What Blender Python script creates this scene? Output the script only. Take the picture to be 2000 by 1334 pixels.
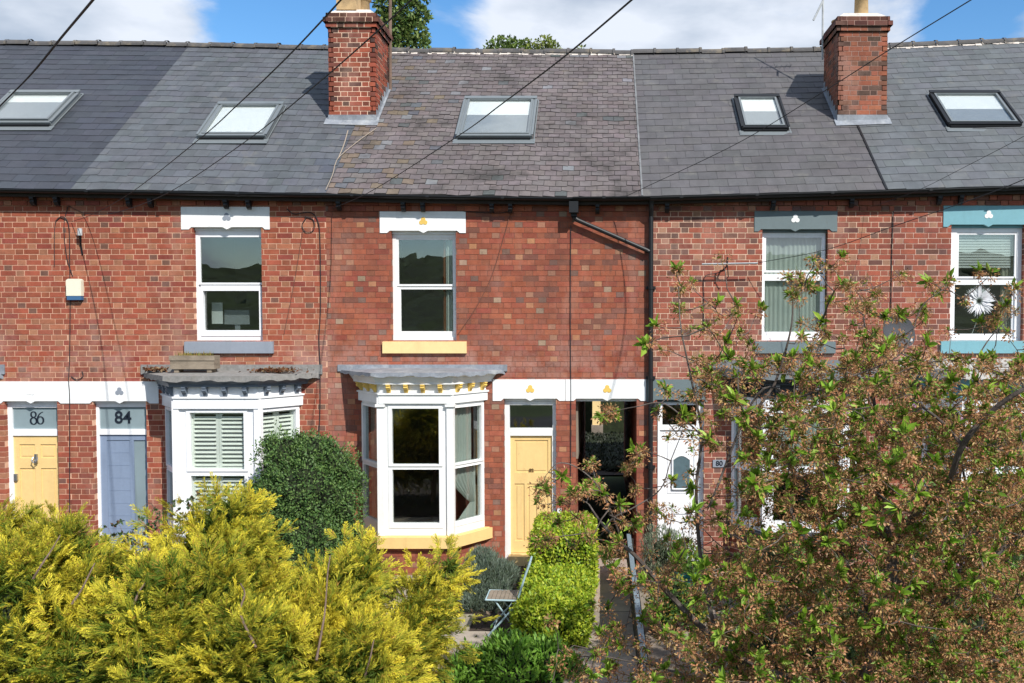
import bpy, math, random
import numpy as np
from math import radians as R, sin, cos, pi, sqrt, tan
from mathutils import Vector
random.seed(7); RNG = np.random.default_rng(11)
for o in list(bpy.data.objects): bpy.data.objects.remove(o)
SC = bpy.context.scene; COL = SC.collection

# ---------------------------------------------------------------- camera
F = 1840.0; PCX = 1175.0; PCY = 691.0; TH = R(2.2); CD = 14.72; CZ = 3.86
cam = bpy.data.cameras.new('camera'); camo = bpy.data.objects.new('camera', cam); COL.objects.link(camo)
camo.location = (0, -CD, CZ); camo.rotation_euler = (pi/2 - TH, 0, 0)
cam.sensor_width = 36; cam.lens = F/2000*36
cam.shift_x = (1000-PCX)/2000; cam.shift_y = (PCY-667)/2000
cam.clip_start = .1; cam.clip_end = 3000
SC.camera = camo

# ---------------------------------------------------------------- sky and sun
SUN_AZ = R(36); SUN_EL = R(43)          # azimuth measured from -Y towards +X
w = bpy.data.worlds.new('World'); SC.world = w; w.use_nodes = True
nt = w.node_tree; nt.nodes.clear()
def wn(t, **k):
    n = nt.nodes.new(t)
    for a, b in k.items(): setattr(n, a, b)
    return n
out = wn('ShaderNodeOutputWorld'); bg = wn('ShaderNodeBackground'); sky = wn('ShaderNodeTexSky', sky_type='NISHITA')
sky.sun_disc = False; sky.sun_elevation = SUN_EL; sky.sun_rotation = pi - SUN_AZ; sky.ozone_density = 2.5
sky.air_density = 1.0; sky.dust_density = .3; sky.altitude = 100
hs = wn('ShaderNodeHueSaturation'); hs.inputs['Saturation'].default_value = 1.27; hs.inputs['Value'].default_value = 1.08
tc = wn('ShaderNodeTexCoord'); mp = wn('ShaderNodeMapping'); mp.inputs['Scale'].default_value = (1.0, 1.0, 2.4)
mp.inputs['Location'].default_value = (.35, .2, .1)
nz = wn('ShaderNodeTexNoise'); nz.inputs['Scale'].default_value = 4.2; nz.inputs['Detail'].default_value = 9; nz.inputs['Roughness'].default_value = .58
nz.inputs['Distortion'].default_value = .25
sep = wn('ShaderNodeSeparateXYZ')
# cloud banks by compass bearing: x of the direction vector (about -0.5 .. 0.4 across the view)
cr = wn('ShaderNodeValToRGB'); cr.color_ramp.interpolation = 'EASE'
def bank(v): return (v, v, v, 1)
els = [(0.0, .62), (.255, .66), (.29, .62), (.335, .22), (.395, .10), (.42, .30), (.455, .62), (.60, .70), (.64, .62), (.675, .25), (.71, .55), (.80, .66), (1.0, .5)]
cr.color_ramp.elements[0].position = els[0][0]; cr.color_ramp.elements[0].color = bank(els[0][1])
cr.color_ramp.elements[1].position = els[-1][0]; cr.color_ramp.elements[1].color = bank(els[-1][1])
for p_, v_ in els[1:-1]:
    e = cr.color_ramp.elements.new(p_); e.color = bank(v_)
mr = wn('ShaderNodeMapRange'); mr.inputs['From Min'].default_value = -1; mr.inputs['From Max'].default_value = 1
add = wn('ShaderNodeMath', operation='ADD'); sub = wn('ShaderNodeMapRange')
sub.inputs['From Min'].default_value = .90; sub.inputs['From Max'].default_value = 1.12; sub.interpolation_type = 'SMOOTHSTEP'
nz2 = wn('ShaderNodeTexNoise'); nz2.inputs['Scale'].default_value = 5.5; nz2.inputs['Detail'].default_value = 9
cr2 = wn('ShaderNodeValToRGB')
cr2.color_ramp.elements[0].position = .38; cr2.color_ramp.elements[0].color = (2.7, 3.3, 4.2, 1)
cr2.color_ramp.elements[1].position = .60; cr2.color_ramp.elements[1].color = (5.3, 5.7, 6.4, 1)
mx = wn('ShaderNodeMix', data_type='RGBA')
L = nt.links.new
L(tc.outputs['Generated'], mp.inputs['Vector']); L(mp.outputs['Vector'], nz.inputs['Vector']); L(mp.outputs['Vector'], nz2.inputs['Vector'])
L(tc.outputs['Generated'], sep.inputs[0]); L(sep.outputs['X'], mr.inputs['Value']); L(mr.outputs[0], cr.inputs['Fac'])
L(cr.outputs['Color'], add.inputs[0]); L(nz.outputs['Fac'], add.inputs[1]); L(add.outputs[0], sub.inputs['Value'])
L(nz2.outputs['Fac'], cr2.inputs['Fac'])
L(sky.outputs['Color'], hs.inputs['Color'])
L(sub.outputs[0], mx.inputs['Factor']); L(hs.outputs['Color'], mx.inputs['A']); L(cr2.outputs['Color'], mx.inputs['B'])
L(mx.outputs['Result'], bg.inputs['Color']); bg.inputs['Strength'].default_value = .125
L(bg.outputs[0], out.inputs[0])
sl = bpy.data.lights.new('sun', 'SUN'); sl.energy = 4.4; sl.angle = R(.5); sl.color = (1, .955, .89)
so = bpy.data.objects.new('sun', sl); COL.objects.link(so)
SDIR = Vector((sin(SUN_AZ)*cos(SUN_EL), -cos(SUN_AZ)*cos(SUN_EL), sin(SUN_EL)))
so.rotation_euler = SDIR.to_track_quat('Z', 'Y').to_euler(); so.location = SDIR*40
SC.view_settings.view_transform = 'Standard'; SC.view_settings.look = 'None'; SC.view_settings.gamma = 1
SC.view_settings.exposure = 0.36
SC.cycles.max_bounces = 8; SC.cycles.transparent_max_bounces = 12

# ---------------------------------------------------------------- helpers
def ray(px, py):
    a = (px-PCX)/F; b = -(py-PCY)/F
    return np.array([a, cos(TH)+b*sin(TH), -sin(TH)+b*cos(TH)])
def P3(px, py, Y):
    d = ray(px, py); t = (Y+CD)/d[1]
    return np.array([d[0]*t, Y, CZ+d[2]*t])
def WX(px, Y=0., py=700): return float(P3(px, py, Y)[0])
def WZ(py, Y=0.): return float(P3(PCX, py, Y)[2])
def proj(p):
    x, y, z = p[0], p[1]+CD, p[2]-CZ
    dd = y*cos(TH)-z*sin(TH); u = y*sin(TH)+z*cos(TH)
    return PCX+F*x/dd, PCY-F*u/dd

def tag(o, label=None, cat=None, group=None, kind=None):
    if label: o['label'] = label
    if cat: o['category'] = cat
    if group: o['group'] = group
    if kind: o['kind'] = kind
    return o
def empty(name, loc, label, cat, group=None):
    o = bpy.data.objects.new(name, None); o.location = loc; COL.objects.link(o)
    o.empty_display_size = .2
    return tag(o, label, cat, group)

def mesh_np(name, V, faces4, cols, mats, parent=None, matidx=None, smooth=False):
    """V (n,3), faces4 (m,4), cols (m,3)"""
    me = bpy.data.meshes.new(name); V = np.asarray(V, np.float32); faces4 = np.asarray(faces4, np.int32)
    k = faces4.shape[1]; m = len(faces4)
    me.vertices.add(len(V)); me.vertices.foreach_set('co', V.ravel())
    me.loops.add(m*k); me.loops.foreach_set('vertex_index', faces4.ravel())
    me.polygons.add(m); me.polygons.foreach_set('loop_start', np.arange(0, m*k, k, dtype=np.int32))
    me.polygons.foreach_set('loop_total', np.full(m, k, np.int32))
    me.update(calc_edges=True)
    if cols is not None:
        c = np.ones((m, 4), np.float32); c[:, :3] = cols
        a = me.color_attributes.new('Col', 'FLOAT_COLOR', 'CORNER'); a.data.foreach_set('color', np.repeat(c, k, axis=0).ravel())
    for mt in (mats if isinstance(mats, (list, tuple)) else [mats]): me.materials.append(mt)
    if matidx is not None: me.polygons.foreach_set('material_index', np.asarray(matidx, np.int32))
    if smooth: me.polygons.foreach_set('use_smooth', np.ones(m, bool))
    me.update()
    o = bpy.data.objects.new(name, me); COL.objects.link(o)
    if parent: adopt(o, parent)
    return o
def wloc(o):
    p = Vector(o.location)
    while o.parent: o = o.parent; p += Vector(o.location)
    return p
def adopt(o, parent):
    o.parent = parent; o.location = Vector(o.location) - wloc(parent)

class Fr:
    """local frame: u along, w inward (depth), z up"""
    def __init__(s, O=(0, 0, 0), U=(1, 0, 0), N=(0, -1, 0), Z=(0, 0, 1)):
        s.O = np.array(O, float); s.U = np.array(U, float); s.N = np.array(N, float); s.Z = np.array(Z, float)
    def __call__(s, u, w_, z): return s.O+s.U*u-s.N*w_+s.Z*z
WF = Fr()
class MB:
    def __init__(s): s.v = []; s.f = []; s.c = []; s.m = []
    def face(s, pts, col=(1, 1, 1), mat=0):
        i = len(s.v); s.v += [tuple(p) for p in pts]; s.f.append(tuple(range(i, i+len(pts)))); s.c.append(col); s.m.append(mat)
    def box(s, x0, x1, y0, y1, z0, z1, col=(1, 1, 1), mat=0, fr=WF, skip=''):
        P = [fr(x, y, z) for x in (x0, x1) for y in (y0, y1) for z in (z0, z1)]
        i = len(s.v); s.v += [tuple(p) for p in P]
        fs = {'L': (0, 1, 3, 2), 'R': (4, 6, 7, 5), 'F': (0, 4, 5, 1), 'B': (2, 3, 7, 6), 'D': (0, 2, 6, 4), 'T': (1, 5, 7, 3)}
        for k, q in fs.items():
            if k in skip: continue
            s.f.append(tuple(i+a for a in q)); s.c.append(col); s.m.append(mat)
    def slab(s, u0, u1, z0, z1, holes, w0, w1, col=(1, 1, 1), mat=0, fr=WF, back=True):
        us = sorted({u0, u1, *[min(max(h[i], u0), u1) for h in holes for i in (0, 1)]})
        zs = sorted({z0, z1, *[min(max(h[i], z0), z1) for h in holes for i in (2, 3)]})
        def solid(a, b):
            if a < 0 or b < 0 or a >= len(us)-1 or b >= len(zs)-1: return False
            u = (us[a]+us[a+1])/2; z = (zs[b]+zs[b+1])/2
            return not any(h[0] < u < h[1] and h[2] < z < h[3] for h in holes)
        for a in range(len(us)-1):
            for b in range(len(zs)-1):
                if not solid(a, b): continue
                A, B, C, D = us[a], us[a+1], zs[b], zs[b+1]
                s.face([fr(A, w0, C), fr(B, w0, C), fr(B, w0, D), fr(A, w0, D)], col, mat)
                if back: s.face([fr(A, w1, C), fr(A, w1, D), fr(B, w1, D), fr(B, w1, C)], col, mat)
                if not solid(a-1, b): s.face([fr(A, w0, C), fr(A, w0, D), fr(A, w1, D), fr(A, w1, C)], col, mat)
                if not solid(a+1, b): s.face([fr(B, w0, C), fr(B, w1, C), fr(B, w1, D), fr(B, w0, D)], col, mat)
                if not solid(a, b-1): s.face([fr(A, w0, C), fr(A, w1, C), fr(B, w1, C), fr(B, w0, C)], col, mat)
                if not solid(a, b+1): s.face([fr(A, w0, D), fr(B, w0, D), fr(B, w1, D), fr(A, w1, D)], col, mat)
    def prism(s, pts, w0, w1, col=(1, 1, 1), mat=0, fr=WF):
        """pts: (u,z) outline, extruded in depth"""
        n = len(pts)
        s.face([fr(u, w0, z) for u, z in pts], col, mat); s.face([fr(u, w1, z) for u, z in reversed(pts)], col, mat)
        for i in range(n):
            a, b = pts[i], pts[(i+1) % n]
            s.face([fr(a[0], w0, a[1]), fr(a[0], w1, a[1]), fr(b[0], w1, b[1]), fr(b[0], w0, b[1])], col, mat)
    def vprism(s, plan, z0, z1, col=(1, 1, 1), mat=0):
        n = len(plan)
        s.face([(x, y, z1) for x, y in plan], col, mat); s.face([(x, y, z0) for x, y in reversed(plan)], col, mat)
        for i in range(n):
            a, b = plan[i], plan[(i+1) % n]
            s.face([(a[0], a[1], z0), (b[0], b[1], z0), (b[0], b[1], z1), (a[0], a[1], z1)], col, mat)
    def tube(s, pts, r, n=6, col=(1, 1, 1), mat=0, r1=None):
        pts = [np.array(p, float) for p in pts]; m = len(pts); rings = []
        ref = np.array([.31, .17, .93])
        for i, p in enumerate(pts):
            d = pts[min(i+1, m-1)]-pts[max(i-1, 0)]; d /= (np.linalg.norm(d)+1e-9)
            a = np.cross(d, ref); 
            if np.linalg.norm(a) < .15: a = np.cross(d, (1, 0, 0))
            a /= np.linalg.norm(a); b = np.cross(d, a)
            rr = r if r1 is None else r+(r1-r)*i/(m-1)
            i0 = len(s.v)
            for k in range(n):
                t = 2*pi*k/n; s.v.append(tuple(p+(a*cos(t)+b*sin(t))*rr))
            rings.append(i0)
        for i in range(m-1):
            for k in range(n):
                k2 = (k+1) % n
                s.f.append((rings[i]+k, rings[i]+k2, rings[i+1]+k2, rings[i+1]+k)); s.c.append(col); s.m.append(mat)
        s.f.append(tuple(rings[0]+k for k in reversed(range(n)))); s.c.append(col); s.m.append(mat)
        s.f.append(tuple(rings[-1]+k for k in range(n))); s.c.append(col); s.m.append(mat)
    def lathe(s, cx, cy, prof, n=20, col=(1, 1, 1), mat=0):
        rings = []
        for r, z in prof:
            rings.append(len(s.v)); s.v += [(cx+r*cos(2*pi*k/n), cy+r*sin(2*pi*k/n), z) for k in range(n)]
        for i in range(len(prof)-1):
            for k in range(n):
                k2 = (k+1) % n; s.f.append((rings[i]+k, rings[i]+k2, rings[i+1]+k2, rings[i+1]+k)); s.c.append(col); s.m.append(mat)
        s.f.append(tuple(rings[-1]+k for k in range(n))); s.c.append(col); s.m.append(mat)
    def build(s, name, mats, parent=None, smooth=False, origin=None):
        me = bpy.data.meshes.new(name)
        V = np.array(s.v, float)
        o_ = np.array(origin, float) if origin is not None else np.zeros(3)
        me.from_pydata((V-o_).tolist(), [], s.f)
        if not isinstance(mats, (list, tuple)): mats = [mats]
        for m_ in mats: me.materials.append(m_)
        me.polygons.foreach_set('material_index', np.array(s.m, np.int32))
        tot = np.zeros(len(s.f), np.int32); me.polygons.foreach_get('loop_total', tot)
        c = np.ones((len(s.c), 4), np.float32); c[:, :3] = np.array([x[:3] for x in s.c])
        a = me.color_attributes.new('Col', 'FLOAT_COLOR', 'CORNER'); a.data.foreach_set('color', np.repeat(c, tot, axis=0).ravel())
        if smooth: me.polygons.foreach_set('use_smooth', np.ones(len(s.f), bool))
        me.update()
        o = bpy.data.objects.new(name, me); o.location = o_; COL.objects.link(o)
        if parent: adopt(o, parent)
        return o

# ---------------------------------------------------------------- materials
def mat(name, col=None, rough=.7, spec=.3, n1=(0, 3, .1), n2=None, bump=(0, 60), attr=False, metal=0, trans=0, tex=None, gain=1.0):
    """n1/n2: (amount, scale, roughness-of-noise) brightness variation in object space; attr: use per-face colours"""
    m = bpy.data.materials.new(name); m.use_nodes = True; t = m.node_tree; N = t.nodes; K = t.links.new
    b = N['Principled BSDF']; b.inputs['Roughness'].default_value = rough; b.inputs['Metallic'].default_value = metal
    b.inputs['Specular IOR Level'].default_value = spec
    if attr:
        a = N.new('ShaderNodeAttribute'); a.attribute_name = 'Col'; c = a.outputs['Color']
    else:
        a = N.new('ShaderNodeRGB'); a.outputs[0].default_value = (*col, 1); c = a.outputs[0]
    tcn = N.new('ShaderNodeTexCoord')
    for am in (n1, n2):
        if am and am[0]:
            x = N.new('ShaderNodeTexNoise'); x.inputs['Scale'].default_value = am[1]; x.inputs['Detail'].default_value = 6; x.inputs['Roughness'].default_value = .6
            K(tcn.outputs['Object'], x.inputs['Vector'])
            r = N.new('ShaderNodeMapRange'); r.inputs['From Min'].default_value = .3; r.inputs['From Max'].default_value = .7
            r.inputs['To Min'].default_value = 1-am[0]; r.inputs['To Max'].default_value = 1+am[0]
            K(x.outputs['Fac'], r.inputs['Value'])
            y = N.new('ShaderNodeVectorMath'); y.operation = 'SCALE'; K(c, y.inputs[0]); K(r.outputs[0], y.inputs['Scale']); c = y.outputs[0]
    if tex: c = tex(t, c, tcn)
    K(c, b.inputs['Base Color'])
    if bump[0]:
        x = N.new('ShaderNodeTexNoise'); x.inputs['Scale'].default_value = bump[1]; x.inputs['Detail'].default_value = 5
        K(tcn.outputs['Object'], x.inputs['Vector'])
        bm = N.new('ShaderNodeBump'); bm.inputs['Strength'].default_value = bump[0]; bm.inputs['Distance'].default_value = .01
        K(x.outputs['Fac'], bm.inputs['Height']); K(bm.outputs[0], b.inputs['Normal'])
    if trans:
        tr = N.new('ShaderNodeBsdfTranslucent'); K(c, tr.inputs['Color']); ms = N.new('ShaderNodeMixShader'); ms.inputs[0].default_value = trans
        K(b.outputs[0], ms.inputs[1]); K(tr.outputs[0], ms.inputs[2]); K(ms.outputs[0], N['Material Output'].inputs['Surface'])
    return m
def stain(amount, dark, scale=1.2, lo=.52, hi=.72, stretch=(1, 1, 1)):
    def f(t, c, tcn):
        mpn = t.nodes.new('ShaderNodeMapping'); mpn.inputs['Scale'].default_value = stretch
        x = t.nodes.new('ShaderNodeTexNoise'); x.inputs['Scale'].default_value = scale; x.inputs['Detail'].default_value = 8; x.inputs['Roughness'].default_value = .65
        r = t.nodes.new('ShaderNodeMapRange'); r.inputs['From Min'].default_value = lo; r.inputs['From Max'].default_value = hi; r.inputs['To Max'].default_value = amount
        m_ = t.nodes.new('ShaderNodeMix'); m_.data_type = 'RGBA'; m_.inputs['B'].default_value = (*dark, 1)
        t.links.new(tcn.outputs['Object'], mpn.inputs[0]); t.links.new(mpn.outputs[0], x.inputs['Vector'])
        t.links.new(x.outputs['Fac'], r.inputs['Value']); t.links.new(r.outputs[0], m_.inputs['Factor']); t.links.new(c, m_.inputs['A'])
        return m_.outputs['Result']
    return f
def two(f, g): return lambda t, c, tcn: g(t, f(t, c, tcn), tcn)
M = {}
def salts(t, c, tcn):
    g = t.nodes.new('ShaderNodeNewGeometry'); sp = t.nodes.new('ShaderNodeSeparateXYZ'); t.links.new(g.outputs['Position'], sp.inputs[0])
    x = t.nodes.new('ShaderNodeTexNoise'); x.inputs['Scale'].default_value = 2.3; x.inputs['Detail'].default_value = 9; x.inputs['Roughness'].default_value = .7; t.links.new(g.outputs['Position'], x.inputs['Vector'])
    r = t.nodes.new('ShaderNodeValToRGB'); e = r.color_ramp.elements; e[0].position = .0; e[0].color = (0, 0, 0, 1); e[1].position = 1; e[1].color = (0, 0, 0, 1)
    for p, v in ((.40, .12), (.50, .45), (.565, .85), (.60, .55), (.66, .12)): q = e.new(p); q.color = (v, v, v, 1)
    dv = t.nodes.new('ShaderNodeMath'); dv.operation = 'DIVIDE'; dv.inputs[1].default_value = 5.6; t.links.new(sp.outputs['Z'], dv.inputs[0]); t.links.new(dv.outputs[0], r.inputs['Fac'])
    mr_ = t.nodes.new('ShaderNodeMapRange'); mr_.inputs['From Min'].default_value = .42; mr_.inputs['From Max'].default_value = .68; t.links.new(x.outputs['Fac'], mr_.inputs['Value'])
    mu = t.nodes.new('ShaderNodeMath'); mu.operation = 'MULTIPLY'; t.links.new(r.outputs['Color'], mu.inputs[0]); t.links.new(mr_.outputs[0], mu.inputs[1])
    m_ = t.nodes.new('ShaderNodeMix'); m_.data_type = 'RGBA'; m_.inputs['B'].default_value = (.40, .24, .20, 1); t.links.new(mu.outputs[0], m_.inputs['Factor']); t.links.new(c, m_.inputs['A'])
    return m_.outputs['Result']
M['brick'] = mat('brick', attr=True, rough=.85, spec=.15, n1=(.16, 9), n2=(.10, 1.3), bump=(.35, 70),
                 tex=two(two(stain(.55, (.10, .055, .045), .9, .50, .72, (1, 1, .5)), stain(.45, (.42, .26, .21), 1.3, .54, .72, (1, 1, .4))), two(salts, stain(.5, (.07, .05, .045), 5.5, .60, .74, (2, 1, .5)))))
def mort(n, c): M[n] = mat(n, c, rough=.95, spec=.05, n1=(.18, 14), n2=(.12, 1.5), bump=(.3, 90), tex=stain(.35, (.15, .09, .07), 1.3, .5, .75))
mort('mortar_cream', (.60, .365, .255)); mort('mortar_dark', (.20, .11, .085)); mort('mortar_pale', (.66, .46, .34)); mort('mortar_grey', (.34, .22, .18)); mort('mortar_pink', (.60, .40, .32))
M['slate'] = mat('slate', attr=True, rough=.62, spec=.35, n1=(.14, 5), n2=(.10, .9), bump=(.25, 50), tex=two(stain(.35, (.21, .20, .17), 3.2, .58, .72), stain(.35, (.04, .042, .04), 1.1, .5, .75, (2.2, .5, .5))))
M['slate_old'] = mat('slate_old', attr=True, rough=.75, spec=.25, n1=(.2, 7), n2=(.14, .8), bump=(.4, 40),
                     tex=two(stain(.62, (.03, .029, .026), 1.5, .52, .68), stain(.3, (.22, .19, .13), 3.1, .6, .75)))
M['slate_smooth'] = mat('slate_smooth', attr=True, rough=.5, spec=.4, n1=(.10, 6), n2=(.08, 1.0), bump=(.15, 40), tex=stain(.2, (.12, .12, .12), 2.0, .56, .72, (1, 2, 1)))
def paint(n, c, r=.45): M[n] = mat(n, c, rough=r, spec=.4, n1=(.04, 4), n2=(.03, 24), bump=(.05, 40), tex=two(stain(.28, tuple(x*.55 for x in c), 4, .54, .78, (1.5, 1, .25)), stain(.3, (.10, .085, .07), 11, .64, .8, (1, 1, .5))))
paint('white', (.80, .81, .80)); paint('upvc', (.84, .85, .87), .3); paint('lintel_white', (.80, .81, .81), .7); paint('yellow', (.78, .55, .235)); paint('yellow_pale', (.79, .59, .28), .55)
paint('gold', (.74, .50, .12)); paint('blue_grey', (.215, .275, .385)); paint('slate_blue', (.135, .165, .205)); paint('sill_grey', (.25, .28, .33), .7)
paint('green_grey', (.135, .175, .185), .7); paint('teal', (.17, .37, .43), .6); paint('charcoal', (.035, .04, .045)); paint('black', (.009, .010, .012), .5)
paint('frame_grey', (.16, .18, .19), .35); paint('chair_blue', (.36, .50, .54), .4); paint('rail_grey', (.17, .22, .25), .6); paint('dark_wood', (.03, .022, .018), .8)
M['weathered_white'] = mat('weathered_white', (.55, .53, .50), .8, n1=(.15, 5), tex=stain(.8, (.10, .09, .08), 4, .46, .6, (.4, 1, 1)))
M['lead'] = mat('lead', (.22, .24, .27), .55, .4, n1=(.22, 5), n2=(.15, 22), bump=(.4, 14), tex=stain(.55, (.52, .53, .52), 3.5, .52, .7))
M['lead_dull'] = mat('lead_dull', (.17, .175, .18), .7, n1=(.3, 5))
M['felt'] = mat('felt', (.24, .235, .225), .9, n1=(.22, 4), n2=(.2, 18), bump=(.5, 40), tex=stain(.5, (.10, .085, .07), 4, .5, .68))
M['pot_buff'] = mat('pot_buff', (.48, .33, .17), .85, n1=(.15, 6), bump=(.2, 30), tex=stain(.5, (.12, .09, .06), 4, .5, .7))
M['cement'] = mat('cement', (.62, .56, .50), .95, n1=(.2, 9), bump=(.6, 25), tex=stain(.4, (.2, .17, .14), 8, .5, .65))
M['ridge'] = mat('ridge', (.085, .082, .082), .85, n1=(.25, 4), bump=(.4, 30), tex=stain(.7, (.19, .16, .12), 5, .5, .62))
M['timber'] = mat('timber', (.25, .205, .155), .9, n1=(.2, 6), bump=(.4, 30), tex=stain(.6, (.09, .07, .05), 6, .5, .65, (.3, 1, 3)))
M['stone'] = mat('stone', (.27, .225, .18), .9, n1=(.2, 3), n2=(.12, 25), bump=(.4, 30), tex=stain(.5, (.10, .085, .07), 2, .5, .7))
M['paving'] = mat('paving', attr=True, rough=.9, n1=(.15, 3), n2=(.1, 25), bump=(.4, 30), tex=stain(.4, (.10, .085, .07), 2, .5, .7))
M['tarmac'] = mat('tarmac', (.055, .055, .058), .9, n1=(.2, 1), n2=(.2, 60), bump=(.4, 90))
M['soil'] = mat('soil', (.045, .033, .025), .95, n1=(.3, 5), n2=(.3, 40), bump=(.9, 20))
M['grass'] = mat('grass', (.05, .075, .02), .95, n1=(.3, .3), n2=(.3, 9), bump=(.9, 20))
M['hill'] = mat('hill', (.028, .045, .014), .95, n1=(.5, .05), n2=(.4, .4), bump=(1, 1))
M['curtain'] = mat('curtain', (.86, .90, .87), .9, n1=(.04, 6), trans=.25)
M['curtain_cream'] = mat('curtain_cream', (.66, .63, .53), .9, n1=(.05, 6), trans=.3)
M['curtain_rust'] = mat('curtain_rust', (.32, .10, .04), .9, n1=(.1, 6))
M['shutter'] = mat('shutter', (.76, .79, .73), .45, .4, n1=(.03, 5))
M['blind'] = mat('blind', (.82, .82, .83), .8, n1=(.03, 5))
M['blind_grey'] = mat('blind_grey', (.30, .315, .345), .8, n1=(.05, 5))
M['room'] = mat('room', (.24, .21, .165), .9, n1=(.2, 1.2))
M['steel'] = mat('steel', (.45, .46, .47), .35, metal=.9, n1=(.1, 9))
M['metal_bar'] = mat('metal_bar', (.42, .44, .45), .5, n1=(.2, 9))
M['dish'] = mat('dish', (.055, .058, .066), .7, n1=(.15, 3))
M['cream_plastic'] = mat('cream_plastic', (.74, .72, .58), .45, n1=(.04, 5))
M['blue_plastic'] = mat('blue_plastic', (.05, .13, .26), .45)
M['teal_pot'] = mat('teal_pot', (.02, .17, .17), .35, n1=(.1, 6))
M['obscure'] = mat('obscure', (.22, .285, .31), .18, .6, n1=(.10, 2.0))
M['obscure_dark'] = mat('obscure_dark', (.10, .15, .17), .15, .6, n1=(.15, 12))
M['ink'] = mat('ink', (.012, .018, .03), .5)
M['bronze'] = mat('bronze', (.14, .085, .03), .5)
M['terracotta'] = mat('terracotta', (.30, .10, .05), .8, n1=(.15, 8))
M['cable'] = mat('cable', (.028, .028, .032), .6); M['cable_red'] = mat('cable_red', (.16, .07, .05), .8); M['cable_pale'] = mat('cable_pale', (.34, .28, .22), .8)
M['leaf'] = mat('leaf', attr=True, rough=.5, spec=.35, trans=.28, n1=(.12, 5))
M['conifer'] = mat('conifer', attr=True, rough=.7, spec=.15, trans=.30, n1=(.18, 2.2))
M['petal'] = mat('petal', attr=True, rough=.6, spec=.2, trans=.35)
M['bark'] = mat('bark', (.085, .068, .058), .9, n1=(.3, 8), bump=(.8, 30), tex=stain(.5, (.24, .22, .20), 9, .5, .65, (1, 1, .4)))
M['bark_red'] = mat('bark_red', (.16, .11, .085), .9, n1=(.3, 12), bump=(.5, 40))
def glass(name, tint, boost, wav=.003):
    m = bpy.data.materials.new(name); m.use_nodes = True; t = m.node_tree; N = t.nodes; K = t.links.new; N.remove(N['Principled BSDF'])
    g = N.new('ShaderNodeBsdfGlossy'); g.inputs['Roughness'].default_value = .0; tr = N.new('ShaderNodeBsdfTransparent'); tr.inputs['Color'].default_value = (*tint, 1)
    fz = N.new('ShaderNodeLayerWeight'); fz.inputs['Blend'].default_value = .5; pw = N.new('ShaderNodeMath'); pw.operation = 'POWER'; pw.inputs[1].default_value = 4.0
    mu = N.new('ShaderNodeMath'); mu.operation = 'MULTIPLY_ADD'; mu.inputs[1].default_value = .9; mu.inputs[2].default_value = boost; mu.use_clamp = True
    x = N.new('ShaderNodeTexNoise'); x.inputs['Scale'].default_value = 2.5; x.inputs['Detail'].default_value = 1; tn = N.new('ShaderNodeTexCoord'); K(tn.outputs['Object'], x.inputs['Vector'])
    bm = N.new('ShaderNodeBump'); bm.inputs['Strength'].default_value = wav; bm.inputs['Distance'].default_value = .2; K(x.outputs['Fac'], bm.inputs['Height']); K(bm.outputs[0], g.inputs['Normal'])
    ms = N.new('ShaderNodeMixShader'); K(fz.outputs['Facing'], pw.inputs[0]); K(pw.outputs[0], mu.inputs[0]); K(mu.outputs[0], ms.inputs[0]); K(tr.outputs[0], ms.inputs[1]); K(g.outputs[0], ms.inputs[2]); K(ms.outputs[0], N['Material Output'].inputs['Surface'])
    return m
M['glass'] = glass('glass', (.80, .84, .82), .15); M['glass_clear'] = glass('glass_clear', (.93, .95, .94), .06)

# ---------------------------------------------------------------- bricks
COURSE = .0835
def vary(c, a): 
    k = 1+random.uniform(-a, a); return tuple(max(.004, x*k*(1+random.uniform(-a, a)*.25)) for x in c)
def tint(c): return (c[0]*.94, c[1]*.98+.001, c[2]*.96+.001)
def col84():
    r = random.random()
    if r < .72: return vary((.31, .078, .046), .15)
    if r < .90: return vary((.25, .058, .042), .15)
    return vary((.37, .13, .075), .1)
def hdr84():
    r = random.random()
    if r < .5: return vary((.30, .09, .052), .15)
    if r < .92: return vary((.35, .145, .085), .15)
    return vary((.17, .08, .06), .15)
def col82():
    r = random.random()
    if r < .6: return vary((.315, .090, .052), .16)
    if r < .85: return vary((.27, .072, .048), .15)
    return vary((.21, .08, .058), .15)
def hdr82():
    r = random.random()
    if r < .74: return vary((.31, .100, .060), .15)
    if r < .80: return vary((.41, .185, .10), .14)
    if r < .84: return vary((.35, .23, .165), .14)
    if r < .92: return vary((.34, .16, .105), .12)
    return vary((.19, .105, .085), .15)
def col80():
    r = random.random()
    if r < .68: return vary((.32, .090, .058), .13)
    if r < .90: return vary((.25, .075, .054), .15)
    return vary((.16, .070, .056), .2)
def hdr80():
    r = random.random()
    if r < .5: return vary((.29, .090, .060), .15)
    if r < .68: return vary((.17, .09, .075), .2)
    return vary((.36, .18, .12), .15)
def colch():
    r = random.random()
    if r < .6: return vary((.29, .072, .045), .18)
    if r < .8: return vary((.20, .06, .042), .2)
    return vary((.09, .045, .038), .25)
def colch2():
    r = random.random()
    if r < .55: return vary((.30, .10, .06), .15)
    if r < .8: return vary((.22, .09, .06), .2)
    return vary((.11, .065, .05), .25)
STY = {'84': (col84, hdr84, .0112, .374, 'mortar_cream'), '86': (col84, hdr84, .0112, .374, 'mortar_cream'), '82': (col82, hdr82, .006, .352, 'mortar_dark'),
       '80': (col80, hdr80, .0115, .345, 'mortar_pale'), '78': (col80, hdr80, .0115, .36, 'mortar_pink'), 'ch': (colch, colch, .014, .345, 'mortar_pale'),
       'chs': (lambda: vary((.13, .052, .04), .35),)*2+(.012, .345, 'mortar_grey'), 'ch2': (colch2, colch2, .012, .345, 'mortar_grey')}
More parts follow.
